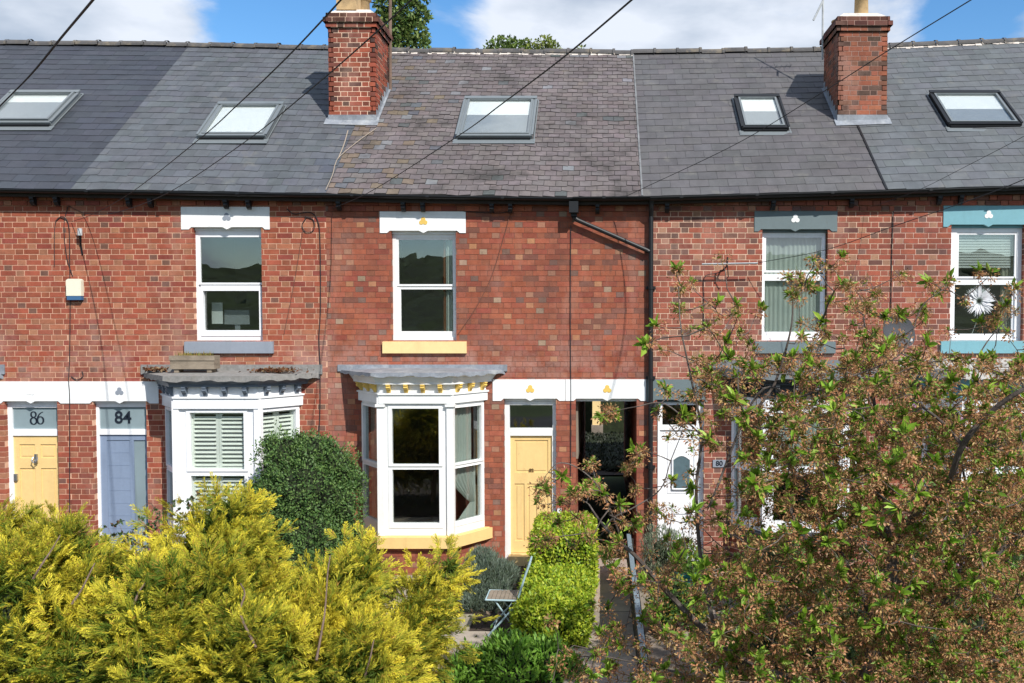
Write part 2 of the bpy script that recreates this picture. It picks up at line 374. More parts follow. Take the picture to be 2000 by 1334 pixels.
def bricks(mb, fr, u0, u1, z0, z1, holes, sty, depth=.10, proud=None, stretch=False):
    cs, ch, j, pitch, _ = STY[sty]
    mb.slab(u0, u1, z0, z1, holes, 0, depth, (1, 1, 1), 0, fr)
    k0 = int(math.floor(z0/COURSE)); k1 = int(math.ceil(z1/COURSE)); sl_ = (pitch-2*j)*2/3; hl = sl_/2
    for k in range(k0, k1+1):
        a = max(k*COURSE+j/2, z0); b = min((k+1)*COURSE-j/2, z1)
        if b-a < .02: continue
        u = math.floor(u0/pitch)*pitch-pitch + (pitch/2 if k % 2 else 0) + (.02*sin(k*1.7))
        i = 0; wof = -.004-(proud(k*COURSE) if proud else 0)
        zc = (a+b)/2; hs_ = sorted((h[0], h[1]) for h in holes if h[2]+.01 < zc < h[3]-.01)
        while u < u1:
            ln = (sl_ if i % 2 == 0 else hl) if not stretch else sl_
            c = tint(cs() if (i % 2 == 0 or stretch) else ch())
            segs = [(max(u, u0), min(u+ln, u1))]
            for h in hs_:
                ns = []
                for p, q in segs:
                    if h[1] <= p or h[0] >= q: ns.append((p, q)); continue
                    if h[0] > p: ns.append((p, h[0]+.003))
                    if h[1] < q: ns.append((h[1]-.003, q))
                segs = ns
            jit = random.uniform(-.002, .002)
            for p, q in segs:
                if q-p > .015: mb.box(p, q, wof+jit, depth-.01, a+random.uniform(-.001, .001), b, c, 1, fr, skip='B')
            u += ln+j; i += 1

# ---------------------------------------------------------------- roof surface
YE, YR, YB = -.17, 4.15, 8.4
def interp(pts, x):
    xs, ys = zip(*pts); return float(np.interp(x, xs, ys))
EAVE = [(WX(px, YE), WZ(py, YE)) for px, py in ((-300, 366), (0, 368), (640, 378), (1115, 385), (1254, 384), (1728, 371), (2000, 362), (2300, 356))]
RIDGE = [(WX(px, YR), WZ(py, YR)) for px, py in ((-300, 82), (0, 84), (380, 88), (640, 94), (760, 99), (1240, 103), (1600, 97), (1740, 90), (2000, 78), (2300, 72))]
def zeave(x): return interp(EAVE, x)
def roofpt(x, v, h=0.):
    ze, zr = zeave(x), interp(RIDGE, x)
    d = np.array([0, YR-YE, zr-ze]); n = np.array([0, -(zr-ze), YR-YE]); n /= np.linalg.norm(n)
    return np.array([x, YE, ze])+d*v+n*h
def onroof(px, py):
    lo, hi = 0., 1.
    for _ in range(40):
        v = (lo+hi)/2; y = YE+(YR-YE)*v; x = WX(px, y, py); q = proj(roofpt(x, v))
        if q[1] > py: lo = v
        else: hi = v
    return x, v
def slates(house, x0, x1, gauge, width, cf, m, tilt=.007, wob=.0, gap=.004, xl=None):
    mb = MB()
    n = 30
    for i in range(n):
        a, b = x0+(x1-x0)*i/n, x0+(x1-x0)*(i+1)/n
        mb.face([roofpt(a, 0), roofpt(b, 0), roofpt(b, 1), roofpt(a, 1)], (.02, .02, .02), 0)
        mb.face([roofpt(a, 0, -.09), roofpt(a, 1, -.09), roofpt(b, 1, -.09), roofpt(b, 0, -.09)], (.02, .02, .02), 0)
        mb.face([roofpt(a, 0, -.09), roofpt(b, 0, -.09), roofpt(b, 0), roofpt(a, 0)], (.02, .02, .02), 0)
        # far slope
        A, B = roofpt(a, 1), roofpt(b, 1); zb = zeave(a)
        mb.face([A, B, (b, YB, zeave(b)), (a, YB, zeave(a))], cf(a, .5), 0)
    Ls = np.linalg.norm(roofpt((x0+x1)/2, 1)-roofpt((x0+x1)/2, 0)); rows = int(Ls/gauge)
    for r in range(rows):
        g = .98/rows; v0 = r*g; off = (width/2 if r % 2 else 0)
        u = x0-off
        while u < x1:
            a, b = max(u+gap/2, x0+.002), min(u+width-gap/2, x1-.002)
            if b-a > .03:
                c = cf((a+b)/2, v0+g/2); t = tilt*random.uniform(.75, 1.3); s0 = random.uniform(-wob, wob); s1 = random.uniform(-wob, wob)
                va, vb = v0+s0*g, v0+s1*g; vt = v0+g*1.12
                h0 = t+random.uniform(0, .0015)
                P = [roofpt(a, va, h0), roofpt(b, vb, h0+random.uniform(-.001, .001)), roofpt(b, vt, .0015), roofpt(a, vt, .0015)]
                mb.face(P, c, 0)
                mb.face([roofpt(a, va, .0005), roofpt(b, vb, .0005), P[1], P[0]], tuple(x*.8 for x in c), 0)
                mb.face([roofpt(a, va, .0005), P[0], P[3]], c, 0); mb.face([roofpt(b, vb, .0005), P[2], P[1]], c, 0)
            u += width
    return mb.build('roof', M[m], house)
def hexn(a, b): return abs(sin(a*127.1+b*311.7)*43758.5) % 1

# ---------------------------------------------------------------- facade details
def rect(l, t, r, b, Y=0.): return (WX(l, Y), WX(r, Y), WZ(b, Y), WZ(t, Y))     # u0,u1,z0,z1
def trefoil(parent, cx, cz, w, m, r=.075):
    pts = []
    for k in range(48):
        t = 2*pi*k/48
        lobes = [(0, .42), (-.40, -.25), (.40, -.25)]
        best = .2
        for lx, lz in lobes:
            # ray/circle farthest hit
            dx, dz = cos(t), sin(t); bq = dx*lx+dz*lz; cq = lx*lx+lz*lz-.46**2; dq = bq*bq-cq
            if dq > 0: best = max(best, bq+sqrt(dq))
        pts.append((cx+cos(t)*best*r, cz+sin(t)*best*r))
    mb = MB(); mb.prism(pts, w-.004, w+.004); return mb.build('trefoil', M[m], parent)
def lintel(house, px0, px1, pt, pb, o0, o1, m, tm, proud=.016, tref=True):
    u0, u1, z0, z1 = rect(px0, pt, px1, pb, -proud); mb = MB()
    a, b = WX(o0), WX(o1); c = (a+b)/2; h = .036; s = .04; q = .03
    pts = [(u0, z1), (u0, z0), (a-.06, z0), (a-.06+s, z0+h), (c-q-s, z0+h), (c, z0+.0), (c+q+s, z0+h), (b+.06-s, z0+h), (b+.06, z0), (u1, z0), (u1, z1)]
    mb.prism(pts, -proud, .0595)
    mb.slab(u0+.01, u1-.01, z0-.012, z1-.01, [], .06, .115)
    o = mb.build('lintel', M[m], house)
    if tref: trefoil(o, c, (z0+z1)/2-.0+.015, -proud-.001, tm)
    return o
def sill(house, px0, px1, pt, pb, m):
    u0, u1, z0, z1 = rect(px0, pt, px1, pb, -.06); mb = MB()
    P = [(-.06, z0), (.10, z0), (.10, z1+.02), (-.06, z1)]
    for (A, B) in ((0, 1), (1, 2), (2, 3), (3, 0)):
        a, b = P[A], P[B]; mb.face([(u0, a[0], a[1]), (u0, b[0], b[1]), (u1, b[0], b[1]), (u1, a[0], a[1])])
    mb.face([(u0, y, z) for y, z in P]); mb.face([(u1, y, z) for y, z in reversed(P)])
    return mb.build('window_sill', M[m], house)
def room(parent, u0, u1, z0, z1, y0=.12, y1=2.6, m='room', name='room_interior'):
    mb = MB(); g = .35
    x0, x1, a, b = u0-g, u1+g, z0-.5, z1+.15
    mb.face([(x0, y1, a), (x1, y1, a), (x1, y1, b), (x0, y1, b)]); mb.face([(x0, y0, a), (x0, y1, a), (x0, y1, b), (x0, y0, b)])
    mb.face([(x1, y0, a), (x1, y0, b), (x1, y1, b), (x1, y1, a)]); mb.face([(x0, y0, a), (x1, y0, a), (x1, y1, a), (x0, y1, a)]); mb.face([(x0, y0, b), (x0, y1, b), (x1, y1, b), (x1, y0, b)])
    # partition walls closing the ring round the opening
    mb.slab(x0, x1, a, b, [(u0-.005, u1+.005, z0-.005, z1+.005)], y0, y0+.02)
    return mb.build(name, M[m], parent)
def curtain(parent, fr, u0, u1, z0, z1, w, m='curtain', folds=14, amp=.02, tie=0, name='curtain', side=1):
    mb = MB(); n = folds*6; rows = 14 if tie else 2; G = []
    for j in range(rows+1):
        t = j/rows; z = z1+(z0-z1)*t; row = []
        for i in range(n+1):
            s = i/n; uu = u0+(u1-u0)*s
            if tie:
                k = 1-tie*max(0, 1-abs(t-.72)/.55)**1.3
                uu = (u1-(u1-uu)*k) if side > 0 else (u0+(uu-u0)*k)
            row.append(fr(uu, w+amp*sin(s*folds*2*pi+sin(s*9)*1.2)*(1), z))
        G.append(row)
    for j in range(rows):
        for i in range(n): mb.face([G[j][i], G[j+1][i], G[j+1][i+1], G[j][i+1]])
    return mb.build(name, M[m], parent, smooth=False)
def sash(house, fpx, up, lo, Y=.085, m='white', low_out=False, cur=None, d=.06):
    """fpx: outer frame px rect; up/lo: glass px rects"""
    U0, U1, Z0, Z1 = rect(*fpx, Y); g1 = rect(*up, Y); g2 = rect(*lo, Y); mb = MB()
    mid = (g1[2]+g2[3])/2
    mb.slab(U0, U1, Z0, Z1, [(g1[0]-.035, g1[1]+.035, mid, g1[3]+.03), (g2[0]-.035, g2[1]+.035, g2[2]-.09, mid)], Y-.0, Y+d)
    mb.slab(g1[0]-.035, g1[1]+.035, g1[2]-.03, g1[3]+.03, [g1], Y+.012 if not low_out else Y+.004, Y+.05)
    mb.slab(g2[0]-.035, g2[1]+.035, g2[2]-.09, mid+.02, [g2], Y+.028 if not low_out else Y-.012, Y+.045+.03)
    w_ = mb.build('window', M[m], house)
    for g, yy in ((g1, Y+.03), (g2, Y+.055)):
        q = MB(); q.box(g[0]-.005, g[1]+.005, yy, yy+.006, g[2]-.005, g[3]+.005); q.build('pane', M['glass'], w_)
    room(w_, U0, U1, Z0, Z1, Y+.09)
    return w_, g1, g2

def text_mesh(parent, s, x, y, z, size, m, name='number', th=.003, fr=None, squash=1.0, bold=0.0):
    cu = bpy.data.curves.new(name, 'FONT'); cu.body = s; cu.size = size; cu.extrude = th; cu.align_x = 'CENTER'; cu.align_y = 'CENTER'; cu.offset = bold
    o = bpy.data.objects.new(name, cu); COL.objects.link(o)
    dg = bpy.context.evaluated_depsgraph_get(); me = bpy.data.meshes.new_from_object(o.evaluated_get(dg)); bpy.data.objects.remove(o)
    me.materials.clear(); me.materials.append(M[m])
    o = bpy.data.objects.new(name, me); COL.objects.link(o); o.rotation_euler = (pi/2, 0, 0); o.location = (x, y, z); o.scale = (squash, 1, 1)
    if parent: adopt(o, parent)
    return o
def strokes(parent, paths, x, y, z, size, m, name='number', th=.004):
    """serif-style numerals drawn with a broad pen: paths of (u,z,half width)"""
    mb = MB()
    for k, p in enumerate(paths):
        n = len(p); Lp = []; Rp = []
        for i in range(n):
            a = p[max(i-1, 0)]; b = p[min(i+1, n-1)]; dx, dz = b[0]-a[0], b[1]-a[1]; l = sqrt(dx*dx+dz*dz)+1e-9
            nx, nz_ = -dz/l, dx/l; hw = p[i][2]
            Lp.append((x+(p[i][0]+nx*hw)*size, z+(p[i][1]+nz_*hw)*size)); Rp.append((x+(p[i][0]-nx*hw)*size, z+(p[i][1]-nz_*hw)*size))
        for i in range(n-1):
            mb.prism([Lp[i], Rp[i], Rp[i+1], Lp[i+1]], y-th-.0006*k, y)
    return mb.build(name, M[m], parent)
def ring(cx, cz, rx, rz, thick, thin, a0=0, a1=2*pi, n=26):
    return [(cx+rx*cos(a0+(a1-a0)*i/n), cz+rz*sin(a0+(a1-a0)*i/n), thin+(thick-thin)*abs(cos(a0+(a1-a0)*i/n))**1.3) for i in range(n+1)]

# ---------------------------------------------------------------- bay window
def bay(house, px0, px1, z_px, cfg):
    """px0,px1: wall corners in the facade plane. z_px: dict of pixel heights measured on the front plane"""
    d = .62; xa, xd = WX(px0), WX(px1); xb, xc = xa+.45, xd-.45
    Zf = {k: WZ(v, -d) for k, v in z_px.items()}
    PL = [(xa, 0.), (xb, -d), (xc, -d), (xd, 0.)]
    def off(o):
        L_ = sqrt(.45**2+d*d); n1 = (-d/L_, -.45/L_); n3 = (d/L_, -.45/L_)
        # facet 1 line: points p with (p-A).n1 = o
        yB = -d-o; xB = xa+(o-n1[1]*yB)/n1[0] if True else 0
        xA = xa+o/n1[0]
        return [(xA, 0.), (xB, yB), (xd+(xa-xB), yB), (xd+(xa-xA), 0.)]
    frs = []
    for i in range(3):
        a = np.array([*PL[i], 0.]); b = np.array([*PL[i+1], 0.]); U = (b-a); ln = np.linalg.norm(U); U /= ln
        N = np.array([U[1], -U[0], 0.]); frs.append((Fr(a, U, N), ln))
    white = cfg['frame']
    root = MB()
    zs, zh = Zf['sill_top'], Zf['frieze']
    gl = []
    for i, (fr, ln) in enumerate(frs):
        e = .105 if i == 1 else .085
        e0 = e1 = e
        if i == 1: e0 = e1 = cfg.get('fe', .14)
        g = [(e0, ln-e1, Zf['g1b'], Zf['g1t']), (e0, ln-e1, Zf['g2b'], Zf['g2t'])]
        gl.append(g)
        root.slab(0.0, ln, zs, zh, g, .012, .09, fr=fr)
        # sash frames standing a little proud of each other
        root.slab(e0-.055, ln-e1+.055, g[0][2]-.03, g[0][3]+.04, [g[0]], -.004, .0115, fr=fr)
        root.slab(e0-.055, ln-e1+.055, g[1][2]-.075, g[1][3]+.001, [g[1]], .004, .0112, fr=fr)
        root.slab(-.02, ln+.02, zh-cfg.get('fas', .13), zh, [], -.035, .011, fr=fr)
    # corner posts
    for (x, y) in ((xb, -d), (xc, -d)):
        s_ = -1 if x == xb else 1
        root.vprism([(x-.065-(.0), y+.05), (x-.05, y-.022), (x+.05, y-.022), (x+.065, y+.05)], zs+.001, zh-.001)
        if cfg.get('caps'):
            root.vprism([(x-.085, y+.05), (x-.07, y-.048), (x+.07, y-.048), (x+.085, y+.05)], zh-cfg.get('fas', .13)-.05, zh-cfg.get('fas', .13)-.012)
    rt = root.build('bay_window', M[white], house)
    for i, (fr, ln) in enumerate(frs):
        for g in gl[i]:
            q = MB(); q.box(g[0]-.004, g[1]+.004, .04, .046, g[2]-.004, g[3]+.004, fr=fr); q.build('pane', M[cfg.get('glass', 'glass')], rt)
    # sill
    q = MB(); q.vprism(off(.09), Zf['sill_bot'], zs-.012); q.vprism(off(.05), zs-.012, zs-.001); q.build('bay_sill', M[cfg['sill']], rt)
    # brick base
    q = MB()
    for fr, ln in frs: bricks(q, fr, 0, ln, -.1, Zf['sill_bot']-.001, [], cfg['sty'])
    q.build('bay_wall', [M[STY[cfg['sty']][4]], M['brick']], rt)
    # frieze + cornice + roof
    q = MB(); zf, zc, zr = Zf['frieze'], Zf['corn'], Zf['edge']
    def loft(prof, mb_):
        for (o0, z0), (o1, z1) in zip(prof, prof[1:]):
            A, B = off(o0), off(o1)
            for i in range(3):
                mb_.face([(*A[i], z0), (*A[i+1], z0), (*B[i+1], z1), (*B[i], z1)])
    loft([(-.04, zf), (.055, zf), (.055, zf+.022), (.012, zf+.03), (.012, zc)], q)
    q.build('frieze', M[cfg.get('frz', cfg['corn'])], rt); q = MB()
    loft([(.012, zc), (.095, zc), (.095, zc+.02), (.11, zc+.05), (.15, zr-.012), (.175, zr-.002), (-.04, zr-.002)], q)
    q.build('cornice', M[cfg['corn']], rt)
    q = MB(); zt = Zf['edge_top']; zb = zt+.04
    A, B = off(.192), off(.188)
    e_ = off(.26); A[0] = B[0] = e_[0]; A[3] = B[3] = e_[3]
    n_ = 14
    for i in range(3):   # dressed edge, a little uneven
        for k in range(n_):
            def L2(P_, t): return (P_[i][0]+(P_[i+1][0]-P_[i][0])*t, P_[i][1]+(P_[i+1][1]-P_[i][1])*t)
            t0, t1 = k/n_, (k+1)/n_
            j0 = .012*sin((i*n_+k)*1.9)+.008*sin((i*n_+k)*.7); j1 = .012*sin((i*n_+k+1)*1.9)+.008*sin((i*n_+k+1)*.7)
            a0, a1 = L2(A, t0), L2(A, t1); b0, b1 = L2(B, t0), L2(B, t1)
            q.face([(*a0, zr-.01+j0), (*a1, zr-.01+j1), (*b1, zt), (*b0, zt)])
    T = list(B)
    q.face([(*T[0], zt), (*T[1], zt), (T[1][0], 0, zb)])
    q.face([(*T[1], zt), (*T[2], zt), (T[2][0], 0, zb), (T[1][0], 0, zb)])
    q.face([(*T[2], zt), (*T[3], zt), (T[2][0], 0, zb)])
    q.box(T[0][0]-.03, T[3][0]+.03, -.03, -.0055, zb-.06, WZ(cfg.get('flash', 711), 0))
    q.build('bay_roof', M[cfg['roof']], rt)
    # brackets
    zb1 = zc-.001; zb0 = zf+.034; H = zb1-zb0
    prof = [(0, 1), (.10, 1), (.10, .86), (.082, .80), (.094, .62), (.08, .45), (.055, .38), (.037, .2), (.025, 0), (0, 0)]
    for i, (fr, ln) in enumerate(frs):
        ks = (.13, .38, .62, .87) if i == 1 else (.17, .52, .88)
        if i == 0: ks = (.12, .48, .83)
        for t in ks:
            u = ln*t; q = MB(); h = .03
            pts = [(a, zb0+b*H) for a, b in prof]
            n = len(pts)
            fa = [fr(u-h, -a-.013, z) for a, z in pts]; fb = [fr(u+h, -a-.013, z) for a, z in pts]
            q.face(fa); q.face(list(reversed(fb)))
            for k in range(n):
                k2 = (k+1) % n; q.face([fa[k], fb[k], fb[k2], fa[k2]])
            q.build('bracket', M[cfg['brk']], rt)
    # room behind
    xi0, xi1 = xa+.12, xd-.12
    zi0, zi1 = zs, zh
    mb = MB(); y1 = 3.0
    mb.face([(xi0-.4, y1, -.1), (xi1+.4, y1, -.1), (xi1+.4, y1, zi1+.2), (xi0-.4, y1, zi1+.2)])
    for x in (xi0-.4, xi1+.4): mb.face([(x, .12, -.1), (x, y1, -.1), (x, y1, zi1+.2), (x, .12, zi1+.2)])
    mb.face([(xi0-.4, .12, .12), (xi1+.4, .12, .12), (xi1+.4, y1, .12), (xi0-.4, y1, .12)]); mb.face([(xi0-.4, .12, zi1+.15), (xi1+.4, .12, zi1+.15), (xi1+.4, y1, zi1+.15), (xi0-.4, y1, zi1+.15)])
    mb.slab(xi0-.4, xi1+.4, -.1, zi1+.2, [(xi0, xi1, zi0-.02, zi1)], .115, .135)
    I = [(xa+.1, .1), (xb+.05, -d+.1), (xc-.05, -d+.1), (xd-.1, .1)]
    mb.face([(x, y, zs-.012) for x, y in I]); mb.face([(x, y, zh+.01) for x, y in I])
    mb.build('room_interior', M['room'], rt)
    return rt, frs, gl, Zf

def door_frame(house, o, glass_px, leaf_px, m, Y=.075, gm='glass_clear'):
    """frame with fanlight; returns door frame part"""
    U0, U1, Z0, Z1 = rect(*o, Y); g = rect(*glass_px, Y); lf = rect(*leaf_px, Y); mb = MB()
    mb.slab(U0, U1, Z0, Z1, [g, (lf[0], lf[1], Z0-.1, lf[3])], Y, Y+.08)
    fr_ = mb.build('door_frame', M[m], house)
    q = MB(); q.box(g[0]-.004, g[1]+.004, Y+.03, Y+.036, g[2]-.004, g[3]+.004); q.build('fanlight', M[gm], fr_)
    return fr_, g, lf
def panel_door(house, lf, Y, m, panels, z0=None, sunk=.014):
    """panels: fractions (u0,u1,z0,z1) of the leaf"""
    u0, u1, za, zb = lf; za = z0 if z0 is not None else za
    W_, H_ = u1-u0, zb-za; hs_ = [(u0+W_*a, u0+W_*b, za+H_*c, za+H_*d_) for a, b, c, d_ in panels]
    mb = MB(); mb.slab(u0, u1, za, zb, hs_, Y, Y+.045)
    for h in hs_:
        mb.slab(h[0], h[1], h[2], h[3], [], Y+sunk, Y+.04)
        mb.slab(h[0]+.035, h[1]-.035, h[2]+.035, h[3]-.035, [], Y+sunk-.008, Y+sunk+.002)
    return mb.build('door', M[m], house)

# ================================================================ SETTING
def plane(name, x0, x1, y0, y1, z, m, kind='structure', label=None, cat=None):
    mb = MB(); mb.face([(x0, y0, z), (x1, y0, z), (x1, y1, z), (x0, y1, z)])
    return tag(mb.build(name, M[m]), label, cat, None, kind)
plane('ground', -1200, 1200, -1200, 1200, -.055, 'grass')
plane('garden_soil', -14, 12, -9, .0, -.03, 'soil')
plane('road', -200, 200, -22, -13.2, -.045, 'tarmac')
# wooded hill on the far side of the valley, behind the camera (it shows in the window panes)
def hillside():
    n, m = 400, 26; V = []; 
    for j in range(m+1):
        for i in range(n+1):
            x = -600+1200*i/n; t = j/m; y = -60-330*t
            prof = 29+3.0*sin(x*.011+1)+2.0*sin(x*.027+2)
            z = -1+(prof+1.0*sin(x*.21)+.8*sin(x*.53+1)+1.4*random.random())*t**1.2*1.0
            V.append((x+3*sin(j*3.1+i), y, z+1.5*sin(i*1.7+j*2.3)*min(1, t*3)))
    Fc = [(j*(n+1)+i, j*(n+1)+i+1, (j+1)*(n+1)+i+1, (j+1)*(n+1)+i) for j in range(m) for i in range(n)]
    o = mesh_np('hillside', V, Fc, None, M['hill']); tag(o, kind='structure')
hillside()
# path beside the hedge and the flagged patio
mb = MB(); y = .3; k = 0
while y > -9:
    L_ = random.uniform(.55, .95); c = vary((.35, .28, .225), .16)
    mb.box(-.42, .40, y-L_+.012, y, -.05, -.004+random.uniform(-.004, .004), c, 0); y -= L_; k += 1
tag(mb.build('path', M['paving']), kind='structure')
mb = MB(); y = -.75
while y > -4.1:
    L_ = random.uniform(.5, .8); x = -5.2
    while x < -1.0:
        l = random.uniform(.5, .95)
        if not (-2.1 < x < -1.05 and -3.1 < y < -.9): mb.box(x+.01, min(x+l, -1.0), y-L_+.012, y, -.05, .004+random.uniform(-.005, .005), vary((.32, .265, .21), .2), 0)
        x += l
    y -= L_
tag(mb.build('patio', M['paving']), kind='structure')
mb = MB(); y = -.6
while y > -8:
    L_ = random.uniform(.5, .8); x = .52
    while x < 5.6:
        l = random.uniform(.5, .9); mb.box(x+.01, x+l, y-L_+.012, y, -.05, .006+random.uniform(-.005, .005), vary((.27, .225, .18), .2), 0); x += l
    y -= L_
tag(mb.build('neighbour_patio', M['paving']), kind='structure')

# ================================================================ HOUSES
def house(label, x): return empty('terraced_house', (x, 0, 0), label, 'house')
H86 = house('terraced house at the left edge with smooth dark slates and a yellow door numbered 86', WX(-80))
H84 = house('brick terraced house with grey bay, white shutters and a blue-grey door numbered 84', WX(390))
H82 = house('brick terraced house with mottled purple slates, yellow and white bay window and yellow door 82', WX(950))
H80 = house('brick terraced house with grey-green lintels, white door and plaque 80 behind the cherry tree', WX(1500))
H78 = house('brick terraced house at the right edge with turquoise lintel and sill', WX(1950))
HS = {'86': H86, '84': H84, '82': H82, '80': H80, '78': H78}
XB = {'86': (-700, 135), '84': (135, 640), '82': (640, 1268), '80': (1268, 1742), '78': (1742, 2300)}
def opn(l, t, r, b, base=False):
    q = rect(l, t-11, r, b); return (q[0], q[1], -.2 if base else q[2], q[3])
OP = {'86': [opn(6, 786, 110, 1115, True)],
      '84': [opn(180, 786, 284, 1110, True), opn(381, 446, 514, 669), opn(334, 752, 572, 1050)],
      '82': [opn(984, 780, 1086, 1105, True), opn(1124, 780, 1244, 1105, True), opn(766, 453, 892, 669), opn(718, 752, 933, 1050)],
      '80': [opn(1283, 784, 1376, 1110, True), opn(1487, 450, 1615, 669), opn(1440, 752, 1676, 1050)],
      '78': [opn(1854, 441, 1997, 666), opn(1812, 752, 2050, 1050)]}
for k, (a, b) in XB.items():
    mb = MB(); x0, x1 = WX(a), WX(b); z1 = min(zeave(x0), zeave(x1), zeave((x0+x1)/2))+.0
    zc = z1-.235
    bricks(mb, WF, x0, x1-.001, -.2, z1, OP[k], k, proud=lambda z: .05 if z > zc+.07 else (.025 if z > zc else 0))
    mb.slab(x0, x1, -.2, z1, [(WX(1124), WX(1244), -.3, WZ(781))] if k == '82' else [], YB-.1, YB, (1, 1, 1), 0)       # rear wall
    if k in ('86', '78'):
        xx = x0 if k == '86' else x1-.1
        mb.box(xx, xx+.1, .1, YB-.1, -.2, z1, mat=0)
        mb.face([(xx+.05, 0, z1), (xx+.05, YB, z1), (xx+.05, YR, interp(RIDGE, xx)-.1)], mat=0)
    if k == '82':                                                # passage walls and vault
        pa, pb = WX(1124), WX(1244); zt = WZ(781)
        for xx, s_ in ((pa, -1), (pb, 1)):
            f = Fr((xx, 0, 0), (0, 1, 0), (-s_, 0, 0)); bricks(mb, f, .1, YB, -.2, zt+.02, [], '82', depth=.1)
        mb.box(pa-.1, pb+.1, .12, YB, zt+.03, zt+.1, mat=0)
    o = mb.build('wall', [M[STY[k][4]], M['brick']], HS[k])
# slate colours
def c86(x, v): return vary((.046, .050, .062), .12)
def c84(x, v):
    if WX(600) < x and v < .55 and random.random() < .3: return vary((.075, .085, .105), .1)
    return vary((.090, .097, .108), .12)
def c82(x, v):
    r = random.random(); left = max(0, min(1, (WX(860)-x)/1.8))
    if r < .22*left: return vary((.150, .118, .090), .13)
    if r < .40*left: return vary((.095, .10, .11), .13)
    if r < .44*left+.012: return vary((.165, .165, .175), .1)
    if random.random() < .018: return vary((.085, .092, .092), .1)
    return vary((.130, .111, .111), .11)
def c80(x, v): return vary((.092, .088, .092), .09)
def c78(x, v): return vary((.100, .108, .116), .10)
RX = {k: WX(p, YE) for k, p in (('a', -760), ('b', 145), ('c', 640), ('d', 1254), ('e', 1728), ('f', 2300))}
slates(H86, RX['a'], RX['b'], .215, .30, c86, 'slate_smooth', .007, .04)
slates(H84, RX['b'], RX['c'], .215, .235, c84, 'slate', .009, .07)
slates(H82, RX['c'], RX['d'], .160, .185, c82, 'slate_old', .012, .16, .008)
slates(H80, RX['d'], RX['e'], .235, .30, c80, 'slate', .008, .035)
slates(H78, RX['e'], RX['f'], .235, .30, c78, 'slate', .008, .045)
# verge strips between the roofs
def strip(hs, x, r, m, v0=.0, v1=1.):
    mb = MB(); n = 24
    for i in range(n):
        a, b = v0+(v1-v0)*i/n, v0+(v1-v0)*(i+1)/n
        for (u0, h0, u1, h1) in ((-r, .002, -r, .022), (-r, .022, r, .022), (r, .022, r, .002)):
            mb.face([roofpt(x+u0, a, h0), roofpt(x+u1, a, h1), roofpt(x+u1, b, h1), roofpt(x+u0, b, h0)])
    return mb.build('verge_strip', M[m], hs)
strip(H82, RX['d'], .014, 'lead_dull'); strip(H80, RX['e'], .016, 'black', 0, .52)
# the pale wire lying over the roof edge beside the chimney
# ridge tiles
def ridge(hs, x0, x1, m, pale):
    mb = MB(); x = x0
    while x < x1:
        e = min(x+.45, x1); j = random.uniform(-.012, .012); n = 8
        za, zb = interp(RIDGE, x)+j, interp(RIDGE, e)+j
        for q in range(n):
            t0, t1 = pi*q/n, pi*(q+1)/n
            for (r, xa_, xb_, z0, z1) in ((.105, x, e-.05, za, zb), (.122, e-.05, e, zb, zb)):
                P = [(xa_, YR-cos(t0)*r*1.1, z0-.05+sin(t0)*r), (xb_, YR-cos(t0)*r*1.1, z1-.05+sin(t0)*r), (xb_, YR-cos(t1)*r*1.1, z1-.05+sin(t1)*r), (xa_, YR-cos(t1)*r*1.1, z0-.05+sin(t1)*r)]
                mb.face(P)
        x = e
    mb.build('ridge_tiles', M[m], hs)
    if pale:
        mb = MB(); x = x0
        while x < x1:
            e = min(x+random.uniform(.04, .12), x1)
            if random.random() < pale:
                h = random.uniform(.02, .05); v = 1-random.uniform(.022, .032)
                mb.face([roofpt(x, v, .012), roofpt(e, v+random.uniform(-.004, .004), .012), roofpt(e, .99, h), roofpt(x, .99, h)])
            x = e
        mb.build('ridge_bedding', M['cement'], hs)
ridge(H86, RX['a'], RX['b'], 'ridge', .0); ridge(H84, RX['b'], RX['c'], 'ridge', 0)
ridge(H82, RX['c'], RX['d'], 'ridge', 1.1); ridge(H80, RX['d'], RX['e'], 'ridge', 0); ridge(H78, RX['e'], RX['f'], 'ridge', 1.1)
